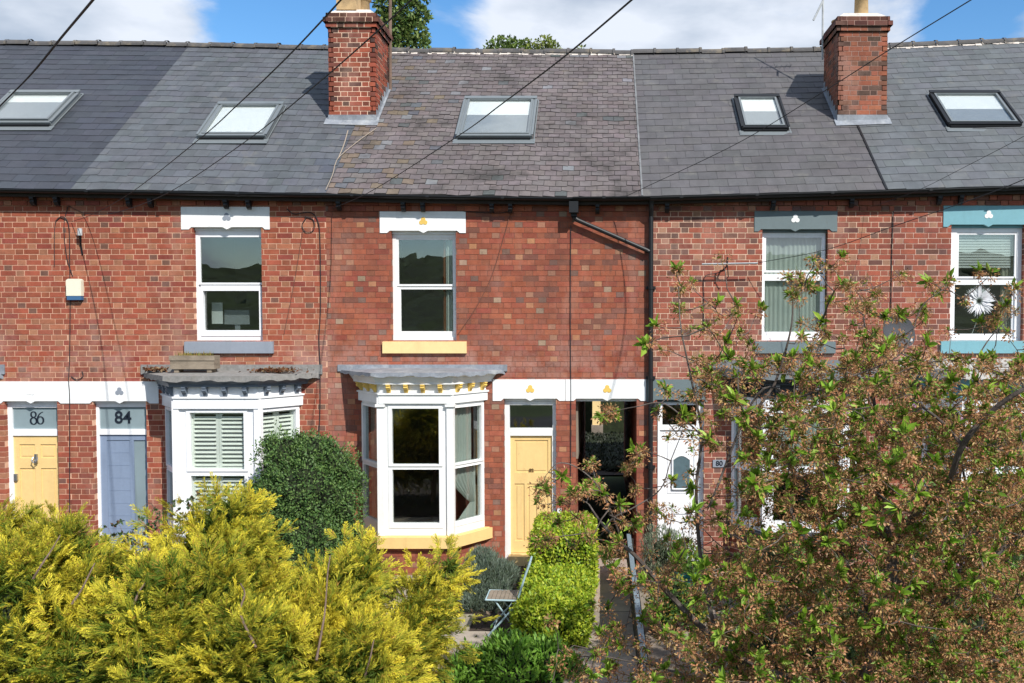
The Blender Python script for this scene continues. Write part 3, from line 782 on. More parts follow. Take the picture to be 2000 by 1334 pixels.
# gutters, fascia and eaves brackets
def gutter(hs, x0, x1, r, dz=0., m='black'):
    mb = MB(); n = 10; m_ = 8
    for i in range(m_):
        a, b = x0+(x1-x0)*i/m_, x0+(x1-x0)*(i+1)/m_; za, zb = zeave(a)-.018+dz, zeave(b)-.018+dz
        for q in range(n):
            t0, t1 = pi*q/n, pi*(q+1)/n
            for rr in (r, r-.006):
                mb.face([(a, -.225-cos(t0)*rr, za-sin(t0)*rr), (b, -.225-cos(t0)*rr, zb-sin(t0)*rr), (b, -.225-cos(t1)*rr, zb-sin(t1)*rr), (a, -.225-cos(t1)*rr, za-sin(t1)*rr)])
        mb.face([(a, -.225-r-.006, za-.002), (b, -.225-r-.006, zb-.002), (b, -.225-r-.006, zb-.016), (a, -.225-r-.006, za-.016)])
        mb.face([(a, -.225-r-.006, za-.002), (b, -.225-r-.006, zb-.002), (b, -.225-r+.004, zb-.002), (a, -.225-r+.004, za-.002)])
    for i in range(int((x1-x0)/1.15)):
        a = x0+.45+1.15*i; z = zeave(a)-.018+dz
        for q in range(n):
            t0, t1 = pi*q/n, pi*(q+1)/n; rr = r+.007
            mb.face([(a, -.225-cos(t0)*rr, z-sin(t0)*rr), (a+.05, -.225-cos(t0)*rr, z-sin(t0)*rr), (a+.05, -.225-cos(t1)*rr, z-sin(t1)*rr), (a, -.225-cos(t1)*rr, z-sin(t1)*rr)])
        mb.box(a, a+.05, -.225-r-.012, -.225-r-.0065, z-.03, z+.006)
    mb.build('gutter', M[m], hs)
    mb = MB()
    for i in range(m_):
        a, b = x0+(x1-x0)*i/m_, x0+(x1-x0)*(i+1)/m_; za, zb = zeave(a), zeave(b)
        P = [(a, -.165, za-.03), (b, -.165, zb-.03), (b, -.165, zb-.115), (a, -.165, za-.115)]
        mb.face(P); mb.face([P[3], P[2], (b, -.02, zb-.115), (a, -.02, za-.115)])
    mb.build('fascia', M['dark_wood'], hs)
WXX = {k: (WX(a), WX(b)) for k, (a, b) in XB.items()}
gutter(H86, *WXX['86'], .052); gutter(H84, *WXX['84'], .052)
gutter(H82, WXX['82'][0], WX(1120), .048); 
gutter(H82, WX(1120), WXX['82'][1], .062, .012, 'black'); gutter(H80, *WXX['80'], .060, .0); gutter(H78, *WXX['78'], .060, .0)
BR = {'86': (72, 118), '84': (258, 300, 446, 490), '82': (665, 790, 828, 962, 998, 1167), '80': (1302, 1508, 1660), '78': (1830, 1872)}
for k, lst in BR.items():
    for px in lst:
        x = WX(px, -.1); z = zeave(x)-.116; mb = MB(); h = .032
        pf = [(-.062, z), (-.165, z), (-.165, z-.03), (-.14, z-.05), (-.15, z-.075), (-.11, z-.12), (-.062, z-.135)]
        fa = [(x-h, y, zz) for y, zz in pf]; fb = [(x+h, y, zz) for y, zz in pf]; mb.face(fa); mb.face(fb[::-1])
        for i in range(len(pf)): j = (i+1) % len(pf); mb.face([fa[i], fb[i], fb[j], fa[j]])
        mb.build('eaves_bracket', M['black'], HS[k])
# rainwater pipes
mb = MB(); xp = WX(1271, -.08)
mb.tube([(xp, -.20, zeave(xp)-.06), (xp, -.16, zeave(xp)-.16), (xp, -.08, zeave(xp)-.3), (xp, -.08, 2.), (xp, -.08, .0)], .038, 10)
for z in (4.3, 2.9, 1.5): mb.tube([(xp, -.08, z), (xp, -.08, z+.05)], .047, 10); mb.box(xp-.075, xp+.075, -.045, -.005, z, z+.045)
mb.build('downpipe', M['black'], H80)
mb = MB(); A = P3(1121, 422, -.10); B = P3(1264, 489, -.09)
mb.box(A[0]-.07, A[0]+.07, -.26, -.06, A[2]+.04, A[2]+.21); mb.box(A[0]-.045, A[0]+.045, -.17, -.06, A[2]-.01, A[2]+.05)
mb.tube([A+(-.0, -.0, .06), A+(0, 0, -.02), A+(.05, 0, -.06), B, B+(.03, 0, -.02)], .034, 10)
mb.build('downpipe', M['black'], H82)

# ---- lintels, sills, windows
lintel(H84, 358, 530, 404, 448, 381, 514, 'lintel_white', 'sill_grey'); sill(H84, 360, 533, 668, 690, 'sill_grey')
lintel(H82, 744, 911, 413, 455, 766, 892, 'lintel_white', 'gold'); sill(H82, 747, 911, 668, 690, 'yellow_pale')
lintel(H80, 1472, 1633, 407, 452, 1487, 1615, 'green_grey', 'white'); sill(H80, 1475, 1632, 668, 690, 'green_grey')
lintel(H78, 1839, 2014, 400, 443, 1855, 1997, 'teal', 'white'); sill(H78, 1838, 2016, 667, 690, 'teal')
lintel(H86, -40, 134.6, 745, 788, 8, 110, 'lintel_white', 'white'); lintel(H84, 135.2, 308, 745, 788, 182, 284, 'lintel_white', 'sill_grey')
lintel(H82, 962, 1103.6, 741, 783, 986, 1085, 'lintel_white', 'gold'); lintel(H82, 1104.4, 1262, 741, 783, 1128, 1244, 'lintel_white', 'gold')
lintel(H80, 1263, 1378, 741, 785, 1283, 1376, 'green_grey', 'white', tref=False)
# thin brick-edge of paint along window jambs
w84, a1, b1 = sash(H84, (383, 447, 519, 668), (394, 463, 516, 552), (399, 568, 508, 645), m='upvc', low_out=True)
w82, a2, b2 = sash(H82, (766, 453, 897, 668), (780, 468, 885, 555), (783, 565, 885, 647), m='white')
w80, a3, b3 = sash(H80, (1481, 452, 1610, 668), (1495, 464, 1603, 528), (1493, 548, 1602, 648), m='upvc')
w78, a4, b4 = sash(H78, (1848, 443, 1992, 665), (1870, 458, 1979, 540), (1864, 556, 1976, 652), m='upvc')
# curtains and blinds behind the panes
def lay(wn_, g, f0, f1, m, wv=.17, **k): curtain(wn_, WF, g[0]+(g[1]-g[0])*f0, g[0]+(g[1]-g[0])*f1, b2[2]-.02 if g is None else k.pop('zb', g[2]-.02), k.pop('zt', g[3]+.03), wv, m, **k)
lay(w82, a2, .86, 1.04, 'curtain', zb=b2[2]-.05, folds=3, amp=.018, wv=.20); lay(w82, a2, .80, .87, 'curtain_rust', zb=b2[2]-.05, folds=2, amp=.012, wv=.23)
lay(w80, a3, -.03, 1.03, 'curtain', zb=b3[2]-.05, folds=13, amp=.007, wv=.19)
lay(w78, a4, .80, 1.03, 'curtain_cream', zb=b4[2]-.05, folds=4, amp=.014, wv=.19)
mb = MB(); n = 13
for i in range(n):
    z = a4[3]+.02-i*(a4[3]-a4[2])*.83/n; mb.box(a4[0], a4[0]+(a4[1]-a4[0])*.97, .16, .185, z-.034, z-.004)
mb.build('blind', M['blind'], w78)
mb = MB(); x = (b1[0]+.10); mb.box(b1[0]+.02, b1[0]+.19, .35, .37, b1[2]+.10, b1[3]-.18); mb.build('white_board', M['blind'], w84)
mb = MB(); mb.box(x+.10, x+.50, .40, .42, b1[2]+.09, b1[2]+.32); mb.box(x+.26, x+.34, .42, .44, b1[2], b1[2]+.1); mb.box(x+.2, x+.4, .36, .50, b1[2]-.03, b1[2]-.01)
mo = mb.build('monitor', M['blind_grey'], None, origin=(x+.3, .4, b1[2])); tag(mo, 'grey computer monitor seen from behind through the upper window above the grey bay', 'monitor')
mb = MB(); mb.box(b1[0]-.1, b1[1]+.1, .22, .9, b1[2]-.09, b1[2]-.035); mb.build('window_board', M['blind'], w84)

# ---- doors
t = .02
# 86
df, g, lf = door_frame(H86, (7, 785, 116, 1112), (21, 796, 113, 838), (21, 851, 113, 1112), 'upvc', gm='obscure')
strokes(df, [ring(-.19, .24, .155, .175, .05, .018), ring(-.19, -.17, .19, .21, .055, .02)], (g[0]+g[1])/2, .1, (g[2]+g[3])/2, .25, 'ink')
strokes(df, [ring(.24, -.13, .19, .23, .055, .018), [(.42, .40, .012), (.30, .36, .02), (.18, .26, .03), (.09, .10, .045), (.05, -.08, .055), (.06, -.2, .05)]], (g[0]+g[1])/2, .1, (g[2]+g[3])/2, .25, 'ink')
dd = panel_door(H86, lf, .10, 'yellow', [(.12, .45, .82, .93), (.57, .90, .82, .93), (.12, .45, .42, .74), (.57, .90, .42, .74), (.12, .45, .08, .34), (.57, .90, .08, .34)], 0.)
mb = MB(); cx = (lf[0]+lf[1])/2-.01; zk = WZ(895, .1)
mb.box(cx-.02, cx+.02, .06, .10, zk-.07, zk+.07); mb.tube([(cx-.035, .06, zk+.02), (cx-.045, .03, zk-.03), (cx, .02, zk-.06), (cx+.045, .03, zk-.03), (cx+.035, .06, zk+.02)], .01, 6)
mb.build('door_knocker', M['steel'], dd)
mb = MB(); zk = WZ(997, .1); mb.tube([(cx, .10, zk), (cx, .045, zk)], .035, 12); mb.build('door_knob', M['steel'], dd)
mb = MB(); mb.box(lf[0]+.01, lf[0]+.06, .06, .10, WZ(938, .1), WZ(925, .1)); mb.build('door_lock', M['steel'], dd)
# 84
df, g, lf = door_frame(H84, (182, 785, 290, 1108), (191, 795, 287, 838), (191, 849, 287, 1108), 'upvc', gm='obscure')
text_mesh(df, '84', (g[0]+g[1])/2-.02, .098, (g[2]+g[3])/2, .27, 'ink', bold=.004)
mb = MB(); u0, u1, z1 = lf[0], lf[1], lf[3]; W_ = u1-u0
mb.slab(u0, u1, 0, z1, [(u0+W_*.13, u0+W_*.60, .12, z1-.09), (u0+W_*.68, u0+W_*.92, .12, z1-.09)], .10, .145)
mb.slab(u0+W_*.13, u0+W_*.60, .12, z1-.09, [], .112, .14)
for i in range(1, 9): mb.box(u0+W_*.135, u0+W_*.595, .1085, .113, .12+i*(z1-.21)/9-.088+.09, .12+i*(z1-.21)/9+.0)
dd = mb.build('door', M['blue_grey'], H84)
mb = MB(); mb.slab(u0+W_*.68, u0+W_*.92, .12, z1-.09, [], .118, .125); mb.build('pane', M['obscure'], dd)
# 82
df, g, lf = door_frame(H82, (985, 784, 1087, 1106), (995, 791, 1079, 836), (996, 851, 1078, 1106), 'white', gm='glass')
room(df, g[0]-.05, g[1]+.05, g[2], g[3], .17, 3)
dd = panel_door(H82, lf, .11, 'yellow', [(.09, .90, .70, .965), (.09, .34, .10, .60), (.41, .90, .10, .60)] if False else [(.10, .90, .685, .96), (.10, .33, .10, .59), (.40, .63, .10, .59), (.70, .90, .10, .59)], .13)
text_mesh(dd, '82', (lf[0]+lf[1])/2-.0, .108, WZ(919, .11), .075, 'bronze', bold=.003)
mb = MB(); mb.box(lf[1]-.075, lf[1]-.02, .075, .11, WZ(965, .1), WZ(948, .1)); mb.build('door_handle', M['bronze'], dd)
mb = MB(); mb.box(lf[0]-.02, lf[1]+.02, -.10, .16, -.05, .12); mb.build('door_step', M['yellow_pale'], H82)
# 80
df, g, lf = door_frame(H80, (1285, 785, 1377, 1108), (1294, 791, 1361, 830), (1289, 840, 1368, 1108), 'upvc', gm='glass')
room(df, g[0]-.05, g[1]+.05, g[2], g[3], .17, 3)
dd = panel_door(H80, lf, .10, 'upvc', [(.14, .86, .50, .93), (.24, .80, .10, .36)], 0.)
mb = MB(); ua, ub = lf[0]+(lf[1]-lf[0])*.32, lf[0]+(lf[1]-lf[0])*.76; zb_, zt_ = WZ(955, .1), WZ(888, .1)
pts = [(ua, zb_), (ub, zb_), (ub, zt_-.08)]+[(ub-(ub-ua)*i/8, zt_-.08+.07*sin(pi*i/8)) for i in range(1, 8)]+[(ua, zt_-.08)]
mb.prism(pts, .082, .099); mb.build('pane', M['obscure_dark'], dd)
mb = MB()
for i in range(len(pts)):
    a, b = pts[i], pts[(i+1) % len(pts)]; mb.tube([(a[0], .085, a[1]), (b[0], .085, b[1])], .014, 6)
mb.build('glazing_bead', M['upvc'], dd)
mb = MB(); r_ = rect(1393, 898, 1418, 912); mb.box(r_[0], r_[1], -.022, -.005, r_[2], r_[3]); pl = mb.build('house_plaque', M['sill_grey'], H80)
text_mesh(pl, '80', (r_[0]+r_[1])/2, -.0245, (r_[2]+r_[3])/2, .11, 'ink', bold=.002)
mb = MB(); r_ = rect(1088, 992, 1096, 1003); mb.box(r_[0], r_[1], -.03, -.005, r_[2], r_[3]); mb.build('door_bell', M['upvc'], H82)

# ---- bays
zp = dict(sill_bot=1069, sill_top=1046, g2b=1022, g2t=917, g1b=907, g1t=798, frieze=771, corn=750, edge=733, edge_top=727)
B82, fr82, gl82, Z82 = bay(H82, 704, 947, zp, dict(frame='white', sill='yellow', sty='82', corn='white', brk='gold', roof='lead', flash=712, caps=True, fe=.17))
zp4 = dict(sill_bot=1069, sill_top=1046, g2b=1022, g2t=929, g1b=917, g1t=806, frieze=778, corn=755, edge=742, edge_top=733)
B84, fr84, gl84, Z84 = bay(H84, 320, 586, zp4, dict(frame='upvc', sill='sill_grey', sty='84', corn='slate_blue', brk='slate_blue', frz='upvc', roof='felt', flash=712, fas=.155, fe=.21, glass='glass_clear'))
zp0 = dict(sill_bot=1064, sill_top=1040, g2b=1018, g2t=925, g1b=912, g1t=806, frieze=778, corn=752, edge=738, edge_top=722)
B80, fr80, gl80, Z80 = bay(H80, 1427, 1690, zp0, dict(frame='upvc', sill='charcoal', sty='80', corn='charcoal', brk='charcoal', roof='frame_grey', flash=703, fe=.12))
B78, fr78, gl78, Z78 = bay(H78, 1800, 2063, zp0, dict(frame='upvc', sill='teal', sty='78', corn='teal', brk='teal', roof='weathered_white', flash=700, fe=.12))
B86, fr86, gl86, Z86 = bay(H86, -300, -34, zp4, dict(frame='upvc', sill='sill_grey', sty='86', corn='white', brk='white', roof='lead', flash=712, fe=.12))
# drip curtains of the yellow bay
fr, ln = fr82[2]; g = gl82[2]
curtain(B82, fr, g[0][0]-.02, g[0][0]+(g[0][1]-g[0][0])*.85, g[0][2]-.02, g[0][3]+.02, .13, 'curtain', folds=7, amp=.012)
curtain(B82, fr, g[1][0], g[1][1], g[1][2]-.03, g[1][3]+.02, .13, 'curtain', folds=8, amp=.012, tie=.8)
fr, ln = fr82[0]; g = gl82[0]
curtain(B82, fr, g[1][0], g[1][1], g[1][2]-.03, g[0][3]+.02, .13, 'curtain_cream', folds=6, amp=.012, tie=.6, side=-1)
fr, ln = fr80[1]; g = gl80[1]
curtain(B80, fr, g[0][0], g[0][1], g[0][2]-.02, g[0][3]+.02, .13, 'curtain', folds=12, amp=.012)
# plantation shutters of the grey bay
def shutters(rt, fr, g, n):
    for (a, b, c, d_) in g:
        a0, b0 = a-.01, b+.01; w_ = (b0-a0)/n
        for i in range(n):
            mb = MB(); u0, u1 = a0+w_*i+.002, a0+w_*(i+1)-.002; st = .045 if n > 1 else .035
            hole = (u0+st, u1-st, c+.03, d_-.03); mb.slab(u0, u1, c-.02, d_+.02, [hole], .085, .11, fr=fr)
            z = hole[2]+.03
            while z < hole[3]-.01:
                P = [fr(hole[0]-.003, .068, z-.020), fr(hole[1]+.003, .068, z-.020), fr(hole[1]+.003, .118, z+.018), fr(hole[0]-.003, .118, z+.018)]
                up_ = np.array([0, 0, .010]); mb.face(P); mb.face([p+up_ for p in P]); mb.face([P[0], P[1], P[1]+up_, P[0]+up_])
                z += .064
            mb.build('shutter', M['shutter'], rt)
shutters(B84, fr84[1][0], gl84[1], 2); shutters(B84, fr84[2][0], gl84[2], 2)

# ---- chimneys
def chimney(hs, px0, px1, base_y, top_y, depth, sty, pots, body_z=None):
    x_, v = onroof((px0+px1)/2, base_y); Y = YE+(YR-YE)*v; x0, x1 = WX(px0, Y), WX(px1, Y); z0 = roofpt(x_, v)[2]; z1 = float(P3(PCX, top_y, Y)[2])
    mb = MB(); h = z1-.36
    def ringb(o, a, b, st=False, sty=sty):
        for f, l in ((Fr((x0-o, Y-o, 0)), x1-x0+2*o), (Fr((x1+o, Y-o, 0), (0, 1, 0), (1, 0, 0)), depth+2*o), (Fr((x1+o, Y+depth+o, 0), (-1, 0, 0), (0, 1, 0)), x1-x0+2*o), (Fr((x0-o, Y+depth+o, 0), (0, -1, 0), (-1, 0, 0)), depth+2*o)):
            bricks(mb, f, 0, l, a, b, [], sty, depth=.09, stretch=st)
        mb.face([(x0-o, Y-o, b), (x1+o, Y-o, b), (x1+o, Y+depth+o, b), (x0-o, Y+depth+o, b)]); mb.face([(x0-o, Y-o, a), (x1+o, Y-o, a), (x1+o, Y+depth+o, a), (x0-o, Y+depth+o, a)])
    c = COURSE; k = int(z1/c)*c
    ringb(0, z0-.1, k-3*c); ringb(.035, k-3*c+.001, k-2*c); ringb(.07, k-2*c+.001, k-c, sty='chs'); ringb(.03, k-c+.001, k, sty='chs')
    ch = mb.build('chimney', [M[STY[sty][4]], M['brick']], hs)
    # lead flashing
    mb = MB(); sl_ = (roofpt(x_, 1)[2]-roofpt(x_, 0)[2])/(YR-YE)
    mb.box(x0-.012, x1+.012, Y-.012, Y-.0065, z0-.02, z0+.12); P = [roofpt(x0-.06, v-.028, .02), roofpt(x1+.06, v-.028, .02), roofpt(x1+.06, v+.01, .03), roofpt(x0-.06, v+.01, .03)]; mb.face(P)
    for xs, s_ in ((x0, -1), (x1, 1)):
        n = 7
        for i in range(n):
            ya, yb = Y+depth*i/n, Y+depth*(i+1)/n; zz = z0+sl_*(ya-Y)
            mb.face([(xs+s_*.011+s_*.002*i/n, ya, zz-.02), (xs+s_*.011, yb, zz+.06), (xs+s_*.011, yb, zz+.22), (xs+s_*.011, ya, zz+.22)])
        v1 = v+depth/(YR-YE)
        mb.face([roofpt(xs, v, .026), roofpt(xs+s_*.05, v, .026), roofpt(xs+s_*.05, v1, .026), roofpt(xs, v1, .026)])
    mb.build('flashing', M['lead'], ch)
    mb = MB(); cx, cy = (x0+x1)/2, Y+depth/2; a, b = (x1-x0)/2-.0, depth/2
    A = [(cx-a, cy-b), (cx+a, cy-b), (cx+a, cy+b), (cx-a, cy+b)]; B = [(cx+(x-cx)*.7, cy+(y-cy)*.7) for x, y in A]
    for i in range(4):
        j = (i+1) % 4; mb.face([(*A[i], k+.004), (*A[j], k+.004), (*B[j], k+.11), (*B[i], k+.11)])
    mb.face([(*p, k+.11) for p in B]); mb.build('flaunching', M['cement'], ch)
    for (fx, fy, r, hh, sq) in pots:
        mb = MB(); px_, py_ = x0+(x1-x0)*fx, Y+depth*fy
        if sq:
            mb.slab(px_-r, px_+r, k+.09, k+hh, [(px_-.03, px_+.04, k+hh-.22, k+hh-.08)], py_-r, py_-r+.03)
            mb.box(px_-r, px_-r+.03, py_-r+.03, py_+r, k+.09, k+hh); mb.box(px_+r-.03, px_+r, py_-r+.03, py_+r, k+.09, k+hh); mb.box(px_-r+.03, px_+r-.03, py_+r-.03, py_+r, k+.09, k+hh)
            mb.box(px_-r-.03, px_+r+.03, py_-r-.03, py_+r+.03, k+hh+.001, k+hh+.05)
        else: mb.lathe(px_, py_, [(r*.98, k+.08), (r*.9, k+hh*.8), (r*1.12, k+hh*.82), (r*1.12, k+hh*.95), (r, k+hh), (r*.8, k+hh), (r*.75, k+hh-.1)])
        mb.build('chimney_pot', M['pot_buff'], ch, smooth=not sq)
    return ch, (x0, x1, Y, depth, k)
CH1, q1 = chimney(H82, 648, 738, 238, 25, 1.02, 'ch', [(.36, .25, .17, .62, True), (.5, .72, .15, .55, False)])
CH2, q2 = chimney(H80, 1632, 1726, 238, 25, 1.05, 'ch2', [(.56, .3, .125, .60, False), (.25, .75, .13, .18, False)])
mb = MB(); x0, x1, Y, dp, k = q1; mb.tube([(x1+.03, Y+dp*.98, k-1.6), (x1+.05, Y+dp, k+1.2)], .03, 8); ae = mb.build('aerial_pole', M['bark_red'], CH1)
mb = MB(); x0, x1, Y, dp, k = q2; mb.tube([(x0-.08, Y+dp*.8, k-.5), (x0-.08, Y+dp*.8, k+1.5)], .018, 6)
mb.tube([(x0-.25, Y+dp*.8, k+.20), (x0-.08, Y+dp*.8, k+.55)], .02, 6); mb.tube([(x0-.3, Y+dp*.8, k+.75), (x0+.3, Y+dp*.8, k+.85)], .01, 6)
for i in range(7): mb.tube([(x0-.3+.1*i, Y+dp*.8-.12, k+.75+.016*i), (x0-.3+.1*i, Y+dp*.8+.12, k+.75+.016*i)], .005, 5)
mb.build('aerial', M['metal_bar'], CH2)

# ---- roof windows
def skylight(hs, tl, tr, br, bl, white, open_=0, frame='frame_grey', dark_left=False, fw=.055):
    a = [onroof(*p) for p in (tl, tr, br, bl)]
    x0 = (a[0][0]+a[3][0])/2; x1 = (a[1][0]+a[2][0])/2; v1 = (a[0][1]+a[1][1])/2; v0 = (a[2][1]+a[3][1])/2
    O = roofpt(x0, v0); Z = roofpt(x0, v1)-O; hgt = np.linalg.norm(Z); Z /= hgt; E = roofpt(x1, v0)-O; U = np.array([1., 0, 0]); Nn = np.cross(U, Z); W_ = x1-x0
    fr = Fr(O, U, Nn, Z); mb = MB()
    hole = (fw, W_-fw, fw*1.15, hgt-fw*1.2)
    mb.slab(0, W_, 0, hgt, [hole], -.085, .0, fr=fr)
    mb.box(-.012, W_+.012, -.11, -.0855, hgt-.08, hgt+.015, fr=fr)
    mb.box(-.02, .018, -.1, -.0855, .02, hgt-.081, fr=fr); mb.box(W_-.018, W_+.02, -.1, -.0855, .02, hgt-.081, fr=fr)
    o = mb.build('roof_window', M[frame], hs)
    g = fw+.02; q = MB(); fr2 = fr
    gl = (hole[0]-.0, hole[1]+.0, hole[2]-.0, hole[3]+.0)
    mb = MB(); mb.slab(gl[0]+.001, gl[1]-.001, gl[2]+.001, gl[3]-.001, [(gl[0]+.035, gl[1]-.035, gl[2]+.035, gl[3]-.035)], -.098 if not open_ else -.12, -.04, fr=fr); mb.build('sash', M['frame_grey'], o)
    q.box(gl[0]+.03, gl[1]-.03, -.07, -.066, gl[2]+.03, gl[3]-.03, fr=fr); q.build('pane', M['glass_clear'], o)
    q = MB(); zc = gl[3]-(gl[3]-gl[2])*white; q.box(gl[0]+.02, gl[1]-.02, -.05, -.045, zc, gl[3]-.02, fr=fr); q.build('blind', M['blind'], o)
    if white < .95: q = MB(); q.box(gl[0]+.02, gl[1]-.02, -.047, -.043, gl[2]+.02, zc-.002, fr=fr); q.build('lower_blind', M['blind_grey'], o)
    # apron flashing
    q = MB(); q.box(-.05, W_+.05, -.02, -.012, -.15, -.002, fr=fr); q.box(-.04, -.021, -.024, -.016, -.1, hgt+.03, fr=fr); q.box(W_+.021, W_+.04, -.024, -.016, -.1, hgt+.03, fr=fr); q.box(-.02, W_+.02, -.024, -.016, hgt+.018, hgt+.05, fr=fr); q.build('flashing', M['frame_grey'], o)
    q = MB(); q.box(.03, W_-.03, -.05, -.0, -.03, -.001, fr=fr); q.build('lower_rail', M['black'], o)
    return o
skylight(H86, (28, 187), (157, 188), (103, 250), (-40, 247), .28, 1); skylight(H84, (427, 211), (553, 211), (523, 277), (391, 272), .97)
skylight(H82, (908, 199), (1046, 200), (1042, 277), (894, 272), .42); skylight(H80, (1434, 195), (1521, 193), (1538, 255), (1449, 258), .45, frame='black')
skylight(H78, (1815, 187), (1950, 183), (1992, 245), (1850, 251), .5, frame='black')

# ---- cables clipped to the walls
def wallcable(hs, px, m='cable', r=.007, off=.018, label=None):
    mb = MB(); P = [P3(x, y, -off) for x, y in px]; mb.tube(P, r, 5); o = mb.build('wall_cable', M[m], hs)
    return o
def spl(P, n=6):
    P = [np.array(p, float) for p in P]; P = [2*P[0]-P[1]]+P+[2*P[-1]-P[-2]]; o = []
    for i in range(1, len(P)-2):
        for k in range(n):
            t = k/n; a, b, c, d_ = P[i-1:i+3]; o.append(.5*((2*b)+(-a+c)*t+(2*a-5*b+4*c-d_)*t*t+(-a+3*b-3*c+d_)*t**3))
    o.append(P[-2]); return o
wallcable(H84, spl([(108, 432), (122, 423), (134, 440), (136, 500), (137, 600), (136, 700), (134, 745), (136, 790), (136, 1000)]), r=.006)
wallcable(H84, spl([(133, 402), (125, 440), (130, 500), (142, 540)]), r=.005); wallcable(H84, spl([(106, 520), (107, 445), (115, 425), (128, 428)]), r=.005)
wallcable(H84, spl([(139, 735), (150, 742), (162, 735), (160, 725)]), r=.006)
wallcable(H84, spl([(560, 408), (575, 418), (605, 415), (620, 430), (625, 470), (626, 600), (623, 660), (625, 712), (625, 800), (622, 860)]), r=.007)
wallcable(H84, spl([(595, 423), (612, 430), (612, 450), (597, 453), (590, 440), (598, 425)]), r=.007); wallcable(H84, spl([(592, 448), (575, 550), (555, 652)]), 'cable_red', r=.005)
wallcable(H82, spl([(660, 408), (740, 412), (850, 408), (920, 414), (975, 416), (1000, 412)]), r=.006)
wallcable(H82, spl([(1115, 440), (1114, 600), (1115, 800), (1114, 985)]), r=.006)
wallcable(H82, spl([(998, 412), (985, 460), (960, 540), (930, 600), (895, 652)]), 'cable_red', r=.006)
wallcable(H80, spl([(1745, 405), (1742, 500), (1740, 610)]), r=.007)
# wire lying on the roof verge below the left chimney
mb = MB(); P = [roofpt(*onroof(x, y), .03) for x, y in spl([(735, 254), (705, 275), (665, 308), (655, 325), (650, 345), (637, 374)])]; mb.tube(P, .006, 5); mb.build('roof_wire', M['cable_pale'], H84)
mb = MB(); P = [roofpt(*onroof(x, y), .022) for x, y in spl([(680, 257), (672, 285), (661, 312)])]; mb.tube(P, .008, 5); mb.build('mortar_fillet', M['cable_pale'], H84)

# ================================================================ THINGS
def solo(mb, name, mats, label, cat, group=None, origin=None, smooth=False):
    V = np.array(mb.v); o_ = origin if origin is not None else [V[:, 0].mean(), V[:, 1].mean(), V[:, 2].min()]
    return tag(mb.build(name, mats, None, smooth, o_), label, cat, group)
# burglar alarm
r_ = rect(138, 545, 167, 578); e = empty('alarm_box', ((r_[0]+r_[1])/2, -.08, WZ(586)), 'cream alarm box with a blue base high on the brick wall beside the loose cables', 'alarm')
mb = MB(); mb.prism([(r_[0], r_[2]), (r_[1], r_[2]), (r_[1], r_[3]-.02), (r_[1]-.03, r_[3]), (r_[0]+.03, r_[3]), (r_[0], r_[3]-.02)], -.085, -.006); mb.build('cover', M['cream_plastic'], e)
mb = MB(); mb.box(r_[0]+.005, r_[1]-.005, -.08, -.006, WZ(586), r_[2]-.001); mb.build('base', M['blue_plastic'], e)
# wall lamp left
a = P3(156, 455, -.09); e = empty('wall_sensor', (a[0], -.01, a[2]-.4), 'small grey cylindrical sensor on a bent rod above the cream alarm box', 'sensor')
mb = MB(); mb.tube([a+(0, 0, .07), a+(0, 0, -.04)], .035, 10); mb.build('head', M['metal_bar'], e)
mb = MB(); mb.tube([a+(0, .0, -.04), a+(-.01, .03, -.12), a+(-.03, .075, -.2), a+(-.01, .08, -.33)], .014, 6); mb.build('rod', M['black'], e)
# trough on the grey bay
zt = Z84['edge_top']+.045; e = empty('planter_trough', (WX(376, -.3), -.35, zt), 'weathered wooden trough with dry yellow grass on the flat roof of the grey bay', 'planter')
a, b = WX(333, -.38), WX(419, -.38); z0 = zt+.035; z1 = WZ(695, -.38); mb = MB()
mb.slab(a, b, z0, z1, [], -.40, -.375); mb.slab(a, b, z0, z1, [], -.20, -.175); mb.box(a, a+.025, -.375, -.2, z0, z1); mb.box(b-.025, b, -.375, -.2, z0, z1); mb.box(a+.025, b-.025, -.375, -.2, z0, z0+.02)
mb.box(a-.012, b+.012, -.412, -.401, z1-.07, z1+.005); mb.box(a+.05, a+.12, -.38, -.2, zt-.02, z0-.001); mb.box(b-.12, b-.05, -.38, -.2, zt-.02, z0-.001); mb.build('box', M['timber'], e)
mb = MB(); mb.box(a+.026, b-.026, -.374, -.2, z1-.05, z1-.02); mb.build('soil', M['soil'], e)

# ---- leaf geometry
def leaves(P, D, Nn, Ln, Wd, C, fold=.15, curl=0.):
    P, D, Nn = (np.asarray(a, float) for a in (P, D, Nn)); n = len(P)
    D = D/(np.linalg.norm(D, axis=1, keepdims=True)+1e-9); S = np.cross(D, Nn); S /= (np.linalg.norm(S, axis=1, keepdims=True)+1e-9); Nn = np.cross(S, D)
    Ln = np.broadcast_to(Ln, (n,))[:, None]; Wd = np.broadcast_to(Wd, (n,))[:, None]
    a = P; l = P+D*Ln*.45+S*Wd*.5+Nn*Wd*fold; t = P+D*Ln-Nn*Ln*curl; r = P+D*Ln*.45-S*Wd*.5+Nn*Wd*fold
    V = np.stack([a, l, t, r], 1).reshape(-1, 3); Q = np.arange(4*n).reshape(n, 4)
    return V, Q, np.broadcast_to(C, (n, 3))
def unit(n):
    v = RNG.normal(size=(n, 3)); return v/np.linalg.norm(v, axis=1, keepdims=True)
def join(parts):
    V = []; Q = []; C = []; k = 0
    for v, q, c in parts: V.append(v); Q.append(q+k); C.append(c); k += len(v)
    return np.concatenate(V), np.concatenate(Q), np.concatenate(C)
